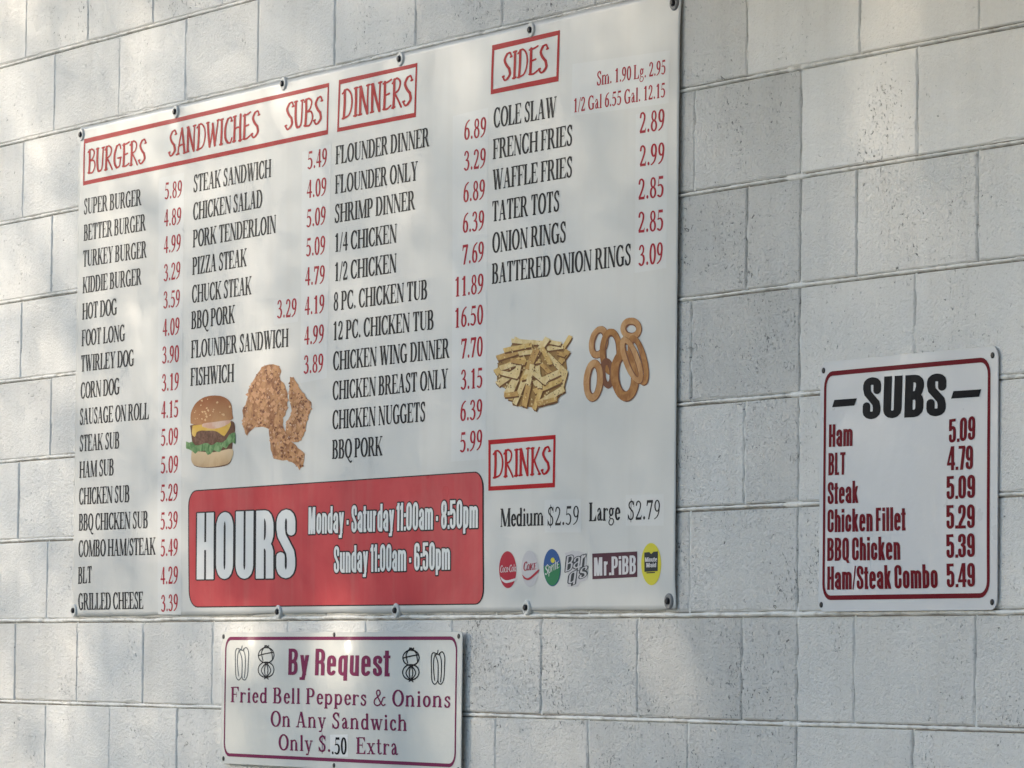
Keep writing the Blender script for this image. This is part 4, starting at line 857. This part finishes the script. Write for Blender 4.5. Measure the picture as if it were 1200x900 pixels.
# onion rings
rg = [ink('ring_ink', (.46, .22, .075), ((.30, .12, .04), 40)), ink('pale_ring_ink', (.56, .32, .15), ((.44, .21, .08), 40)), ink('ring_shadow_ink', (.20, .08, .045))]
def oring(cx_, cy_, a_, b_, th_, tilt, c_, lift):
    def el(k1, k2, n=28):
        ct, st_ = math.cos(math.radians(tilt)), math.sin(math.radians(tilt))
        return pq(Z4([(cx_ + k1 * math.cos(t) * ct - k2 * math.sin(t) * st_ + 1.5 * vn(t * 3, a_, 9), cy_ + k1 * math.cos(t) * st_ + k2 * math.sin(t) * ct + 2 * vn(t * 4, b_, 3)) for t in [2 * PI * i / n for i in range(n)]]))
    V, F = ring_mesh(el(a_, b_), el(a_ - th_, b_ - th_ * 1.3))
    o = link('onion_ring_picture', mesh('onion_ring_picture', bn.put(V, lift), F, c_, True), root); o['label'] = 'printed golden onion ring'
for i, a in enumerate([(718, 142, 50, 54, 23, 0, 1), (568, 205, 44, 78, 23, 12, 1), (625, 250, 52, 110, 24, 0, 0), (608, 350, 34, 72, 20, -4, 2), (752, 290, 42, 122, 24, -14, 0), (545, 385, 46, 100, 27, 4, 1), (690, 362, 66, 122, 34, -4, 0), (722, 290, 40, 118, 24, -20, 1)]):
    oring(a[0], a[1], a[2], a[3], a[4] + 5, a[5], rg[2], 0.00070 + i * .00006) ; oring(a[0] - 2, a[1] - 2, a[2] - 1, a[3] - 2, a[4] - 1, a[5], rg[a[6]], 0.00073 + i * .00006)
FO = [(95, 300), (180, 190), (300, 200), (400, 220), (420, 330), (410, 430), (370, 480), (270, 515), (170, 500), (140, 430), (95, 410)]
flecks('fries_texture', FO, 150, fsh, .00230, 1.2, 3.6, 'printed brown notches between the fries', Z4, 21); flecks('fries_texture', FO, 130, fr[1], .00240, 1.5, 5, 'printed pale gleams on the fries', Z4, 22)
flecks('burger_texture', [(900, 380), (900, 335), (925, 290), (965, 265), (1050, 268), (1082, 295), (1088, 360)], 26, ink('bun_gleam_ink', (.66, .42, .22)), .0011, 2, 7, 'printed gleam on the bun', Z1, 23)
flecks('burger_texture', [(925, 440), (1040, 440), (1055, 455), (1030, 478), (930, 478)], 24, brn, .0013, 2, 6, 'printed coarse meat', Z1, 24)
# drink emblems
em_r = ink('emblem_red', (.40, .03, .05)); em_w = ink('emblem_white', (.60, .58, .58)); em_g = ink('emblem_green', (.03, .18, .08)); em_b = ink('emblem_blue', (.03, .09, .25))
em_y = ink('emblem_yellow', (.62, .55, .06)); em_k = ink('emblem_black', (.04, .045, .05)); em_m = ink('emblem_plum', (.09, .035, .05)); em_p = ink('emblem_pale', (.52, .50, .50))
Z5 = lambda l: fs(l, 560, 500, .261)
def disc(cx_, cy_, a_, b_): return [(cx_ + a_ * math.cos(2 * PI * i / 32), cy_ + b_ * math.sin(2 * PI * i / 32)) for i in range(32)]
bn.sheet('drink_emblem', [pq(Z5(disc(131, 642, 39, 83)))], em_r, .00055, label='round red drink emblem with white script')
bn.text('drink_emblem', MRK, 'Coca-Cola', *[(560 + x * .261, 500 + y * .261) for x, y in ((97, 655), (169, 650))], 8.2, em_w, 0.00100, 'white script on the red emblem', slant=.15)
bn.sheet('drink_emblem', [pq(Z5(spl([(98, 672), (125, 690), (170, 680), (168, 690), (125, 702), (104, 690)])))], em_w, 0.00100, label='white wave on the red emblem')
bn.sheet('drink_emblem', [pq(Z5(disc(232, 638, 38, 82)))], em_p, .00055, label='round pale drink emblem with red script')
bn.text('drink_emblem', MRK, 'Coke', *[(560 + x * .261, 500 + y * .261) for x, y in ((203, 648), (262, 640))], 10.5, em_r, 0.00100, 'red script on the pale emblem', slant=.1)
bn.sheet('drink_emblem', [pq(Z5(spl([(196, 662), (225, 680), (270, 642), (268, 655), (230, 688), (205, 682)])))], em_r, 0.00100, label='red swoosh under the red script')
bn.sheet('drink_emblem', [pq(Z5(disc(332, 633, 39, 84)))], em_b, .00055, label='round blue and green drink emblem')
bn.sheet('drink_emblem', [pq(Z5([(332 + 37 * math.cos(math.radians(a)), 633 + 81 * math.sin(math.radians(a))) for a in range(-15, 186, 10)]))], em_g, 0.00090, label='green lower half of the round emblem')
bn.text('drink_emblem', MRK, 'Sprite', *[(560 + x * .261, 500 + y * .261) for x, y in ((300, 668), (366, 632))], 11, em_w, 0.00110, 'white slanted script on the round emblem')
bn.sheet('drink_emblem', [pq(Z5(disc(336, 600, 9, 12)))], em_y, 0.00100, label='yellow spark on the round emblem')
bn.sheet('drink_emblem', [pq(Z5(ragged([(392, 566), (440, 556), (486, 572), (484, 640), (490, 690), (462, 690), (442, 722), (398, 720), (402, 660), (388, 612)], 5, 3, 3)))], em_p, 0.00065, label='grey shadow behind the black lettering emblem')
for t_, x_, y_, x2, y2, c_ in (("Bar", 392, 652, 478, 626, 18), ("q's", 404, 708, 486, 672, 17)):
    e5 = [(560 + x * .261, 500 + y * .261) for x, y in ((x_, y_), (x2, y2))]
    bn.text('drink_emblem', B1, t_, *e5, c_, em_k, .0010, 'black slanted lettering of the upright emblem', ref=B0, slant=.12)
    bn.text('drink_emblem', Font(block_font(.11, .07)), t_, *e5, c_, em_p, .0012, 'grey inline of the slanted black lettering', slant=.12)
bn.sheet('drink_emblem', [pq([(693.9, 648.8), (746.9, 646.2), (746.7, 676.2), (693.8, 678.8)])], em_m, .00055, label='dark plum rectangle with white block letters')
bn.text('drink_emblem', B0, 'Mr.PiBB', (696, 675), (745.3, 672.5), 21.5, em_w, 0.00100, 'white block letters on the plum rectangle')
bn.sheet('drink_emblem', [pq(Z5(disc(779, 617, 45, 95)))], em_y, .00055, label='yellow oval drink emblem')
bn.sheet('drink_emblem', [pq(Z5([(749, 565), (772, 563), (780, 572), (790, 562), (810, 560), (809, 648), (749, 652)]))], em_k, 0.00090, label='black label on the yellow emblem')
bn.text('drink_emblem', IMP, 'Minute', (756.5, 658.5), (770.5, 658), 5.2, em_w, 0.00110, 'tiny white word on the black label') if 'M' in IMP.G else None
bn.text('drink_emblem', IMP, 'Mid'.replace('Mid', 'Maid'), (758, 665), (769.5, 664.6), 5.2, em_w, 0.00110, 'tiny white second word on the black label')
bn.sheet('drink_emblem', [pq(Z5([(758, 654), (797, 652), (797, 657), (758, 659)]))], em_k, 0.00090, label='short black underline on the yellow emblem')

# ------------------------------------------------------------------ enamel signs
def plate(name, label, x0, z0, x1, z1, rad, d0, bow, mat, dents=()):
    root = thing(name, label, 'sign', ((x0 + x1) / 2, 0, z0))
    rel = lambda x, z: bow * math.sin(PI * (x - x0) / (x1 - x0)) * (.4 + .6 * math.sin(PI * min(1, max(0, (z - z0) / (z1 - z0)))))+ .0015 * vn(x * 5, z * 5, 40) + sum(dent(x, z, *q) for q in dents)
    sg = Sign(root, rel, d0); out = rrect(x0, z0, x1, z1, rad)
    o = sg.sheet('sign_plate', [out], mat, 0, .007)
    n = len(out); dens = []
    for p0, p1 in zip(out, out[1:] + out[:1]):
        m_ = max(1, int(math.dist(p0, p1) / .007)); dens += [(p0[0] + (p1[0] - p0[0]) * i / m_, p0[1] + (p1[1] - p0[1]) * i / m_) for i in range(m_)]
    F_ = sg.put(dens, 0); n = len(F_); V = [(x, y, z) for x, y, z in F_] + [(x, y + .002, z) for x, y, z in F_] 
    e = link('plate_edge', mesh('plate_edge', V, [(i, (i + 1) % n, n + (i + 1) % n, n + i) for i in range(n)], mat, True), root)
    V = sg.put(dens, -.002); link('plate_back', mesh('plate_back', V, [tuple(range(n))[::-1]], mat), root)
    return root, sg
def dent(x, z, px, py, wx, wz, sh, dz):
    """place where the sheet is bent back towards its edge: leans upward to the sky"""
    p = at(px, py); a = (x - p.x) - sh * (z - p.z)
    return -dz * math.exp(-(a / wx) ** 2) / (1 + math.exp(-(z - p.z) / wz * 3))
def border(sg, x0, z0, x1, z1, rad, tx, tz, mat):
    a, b = rrect(x0, z0, x1, z1, rad), rrect(x0 + tx, z0 + tz, x1 - tx, z1 - tz, max(rad - min(tx, tz), .002))
    def den(q):
        out = []
        for p0, p1 in zip(q, q[1:] + q[:1]):
            m_ = 80 if math.dist(p0, p1) > .1 else 1
            out += [(p0[0] + (p1[0] - p0[0]) * i / m_, p0[1] + (p1[1] - p0[1]) * i / m_) for i in range(m_)]
        return out
    A_, B_ = den(a), den(b); V, F = ring_mesh(A_, B_)
    o = link('painted_border', mesh('painted_border', sg.put(V, .0006), F, mat, True), sg.root); return o
E_W = enamel('white_enamel', (.60, .605, .61), .22); E_R = enamel('dark_red_enamel', (.14, .006, .014), .4); E_K = enamel('black_enamel', (.007, .008, .011), .45)
E_W2 = enamel('aged_white_enamel', (.68, .67, .62), .09); E_M = enamel('maroon_enamel', (.19, .035, .085), .16); E_G = enamel('grey_line_enamel', (.10, .11, .12), .2)
PROUD = .0065
p0, p1 = at(959, 716), at(1169.5, 411); x0, x1 = p0.x, p1.x; z0 = at(1060, 715.8).z; z1 = at(960.6, 424.7).z
subs_root, sg = plate('subs_sign', 'white enamel sign headed SUBS with a dark red border on the right of the wall', x0, z0, x1, z1, .02, .006, .008, E_W)
fx0, fx1 = at(965, 560).x, at(1160.6, 560).x; fz0, fz1 = at(965, 703.4).z, at(965, 436).z
border(sg, fx0, fz0, fx1, fz1, .03, .0085, .0085, E_R)
T = lambda name, f_, t, L, R_, c, m_, lab=None: sg.text(name, f_, t, L, R_, c, m_, .0006, lab or f'dark red painted words {t}', split=True)
T('sign_heading', Font(block_font(.245, .18), .03), 'SUBS', (1013.2, 491.8), (1111, 487.5), 49, E_K, 'large black heading SUBS')
sg.sheet('heading_dash', [pq([(975.8, 477.3), (1003, 475.3), (1006, 466.8), (978.5, 468.7)])], E_K, .0006, label='black dash left of the heading')
sg.sheet('heading_dash', [pq([(1117, 467.3), (1148.5, 465), (1151, 456.2), (1119.5, 458.4)])], E_K, .0006, label='black dash right of the heading')
C_ = Font(block_font(.235, .125), .03)
for t, xa, ya, xb, yb, c in (('Ham', 971.9, 524, 1001.3, 522.6, 26.5), ('BLT', 971.4, 557.3, 992.6, 556.2, 26.3), ('Steak', 970.5, 591, 1008.9, 589.4, 26), ('Chicken Fillet', 970.2, 624, 1065.7, 621.8, 27),
                             ('BBQ Chicken', 970, 657.4, 1058.5, 656.2, 27), ('Ham/Steak Combo', 970, 691.2, 1101, 689.3, 27.3)): T('sub_name', C_, t, (xa, ya), (xb, yb), c, E_R)
for t, xa, ya, xb, yb, c in (('5.09', 1115, 519.4, 1144.3, 515.2, 27.8), ('4.79', 1112.9, 551.4, 1142, 550, 28), ('5.09', 1112.7, 585.5, 1144.3, 583.5, 27.2), ('5.29', 1112.3, 620, 1143.9, 618.8, 27.8),
                             ('5.39', 1111.8, 654.2, 1143.6, 652.6, 27.8), ('5.49', 1111.4, 688.6, 1143.2, 687.6, 28)): T('sub_price', C_, t, (xa, ya), (xb, yb), c, E_R)
V, F = lathe([(.0055, .002), (.0055, -.0012), (.004, -.002)], 10); dm = mesh('screw', V, F, MS, False)
def screws(root, sg, pts):
    for px, py in pts:
        p = at(px, py); link('screw', dm, root, (p.x - root.location.x, -(sg.relief(p.x, p.z) + sg.d0), p.z - root.location.z))
screws(subs_root, sg, [(965.2, 434.3), (1163.5, 416.3), (962.8, 708.7), (1162.5, 705.6)])

PROUD = .0135
x0, x1 = at(260, 800).x, at(541, 800).x; z1 = at(400, 740.8).z; z0 = at(262, 894.5).z
req_root, sg2 = plate('by_request_sign', 'white enamel sign headed By Request with pepper and onion drawings below the banner', x0, z0, x1, z1, .008, .0135, .004, E_W2, ((296, 750, .045, .027, 0, .0065), (410, 757, .03, .027, 0, .0065)))
fx0, fx1 = at(263.8, 800).x, at(535.7, 800).x; fz0, fz1 = at(300, 888).z, at(400, 746).z
border(sg2, fx0, fz0, fx1, fz1, .03, .006, .0075, E_M)
T2 = lambda name, f_, t, L, R_, c, m_=E_M, lab=None: sg2.text(name, f_, t, L, R_, c, m_, .0006, lab or f'maroon painted words {t}', split=True)
HB = dict(block_font(.20, .125)); hb_y = {}
T2('sign_heading', Font(HB, .07), 'By Request', (339.4, 791), (458.6, 792.8), 31)
for t, xa, ya, xb, yb, c in (('Fried Bell Peppers & Onions', 271, 823, 528.4, 829.3, 18), ('On Any Sandwich', 318.4, 851.3, 478, 856.7, 18.3), ('Only $.', 327.4, 879, 388.5, 881.3, 18.5), ('Extra', 418.6, 883.4, 468, 885, 19.3)):
    T2('sign_wording', SCH, t, (xa, ya), (xb, yb), c)
E_ST = enamel('paper_patch', (.66, .67, .66), .4)
sg2.sheet('price_patch', [pq([(388.5, 861), (409, 860.5), (409, 887), (388.5, 886.5)])], E_ST, .0004, label='small pasted patch under the changed price')
sg2.text('pasted_price', SER, '.50', (390.5, 884), (407.6, 884.3), 20, E_K, .0008, 'pasted black price .50')
def lines(sg, name, polys, mat, w_, lab, k_, ox, oy):
    out = []
    for q in polys:
        q = pq([(ox + x * k_, oy + y * k_) for x, y in spl(q, 5)]); out += sweep(q, ell(w_ * 1.5, w_, 6))
    sg.sheet(name, out, mat, .0006, label=lab)
pep = [[(0, -1), (-.1, -.8), (-.45, -.85), (-.62, -.6), (-.6, .2), (-.55, .8), (-.3, 1.05), (-.05, .9), (0, .8), (.1, 1.0), (.35, 1.02), (.55, .7), (.6, 0), (.62, -.6), (.4, -.9), (.1, -.8)], [(-.3, -.75), (-.12, -.5), (0, -.2), (.02, .4), (0, .8)], [(-.05, -.8), (-.35, -.6), (-.42, 0), (-.3, .8)], [(.1, -.78), (.3, -.4), (.32, .3), (.25, .9)], [(-.12, -.78), (.12, -.72), (.2, -.85)]]
oni = [arc(.0, -.42, .5, .46, 0, 360, 12), arc(.0, .45, .5, .46, 0, 360, 12), [(0, .95), (-.3, .5), (0, .1), (.3, .5), (0, .95)], [(0, .95), (-.1, .5), (0, .1), (.12, .5), (0, .95)], [(-.05, -1), (-.3, -.6), (-.2, -.1)], [(0, -1), (.3, -.7), (.4, -.2)], [(-.48, -.4), (-.1, -.5), (.45, -.6)], [(-.1, -1.0), (.05, -.86), (.15, -1.0)], [(-.12, .02), (.05, .12), (.16, 0)], [(-.1, 1.0), (.02, .9), (.14, 1.02)]]
for (cx_, cy_, shp, m_, w_) in ((284, 776.5, pep, E_G, .0012), (313, 776, oni, E_K, .0014), (482.7, 779, oni, E_K, .0016), (514, 781.5, pep, E_K, .0013)):
    isp = shp is pep; sx = 12.5 if isp else 19; sy = 19.5
    polys = []
    for q in shp:
        q2 = pq([(cx_ + x * sx, cy_ + y * sy) for x, y in spl([tuple(p) for p in q], 4)]); polys += sweep(q2, ell(w_ * 1.6, w_, 6))
    sg2.sheet('pepper_drawing' if isp else 'onion_drawing', polys, m_, .0006, label='thin line drawing of a bell pepper' if isp else 'black line drawing of two onions')
screws(req_root, sg2, [(262.3, 746), (262.3, 889), (392.5, 743.8), (537.8, 745.6), (392.5, 897), (537.5, 902)])
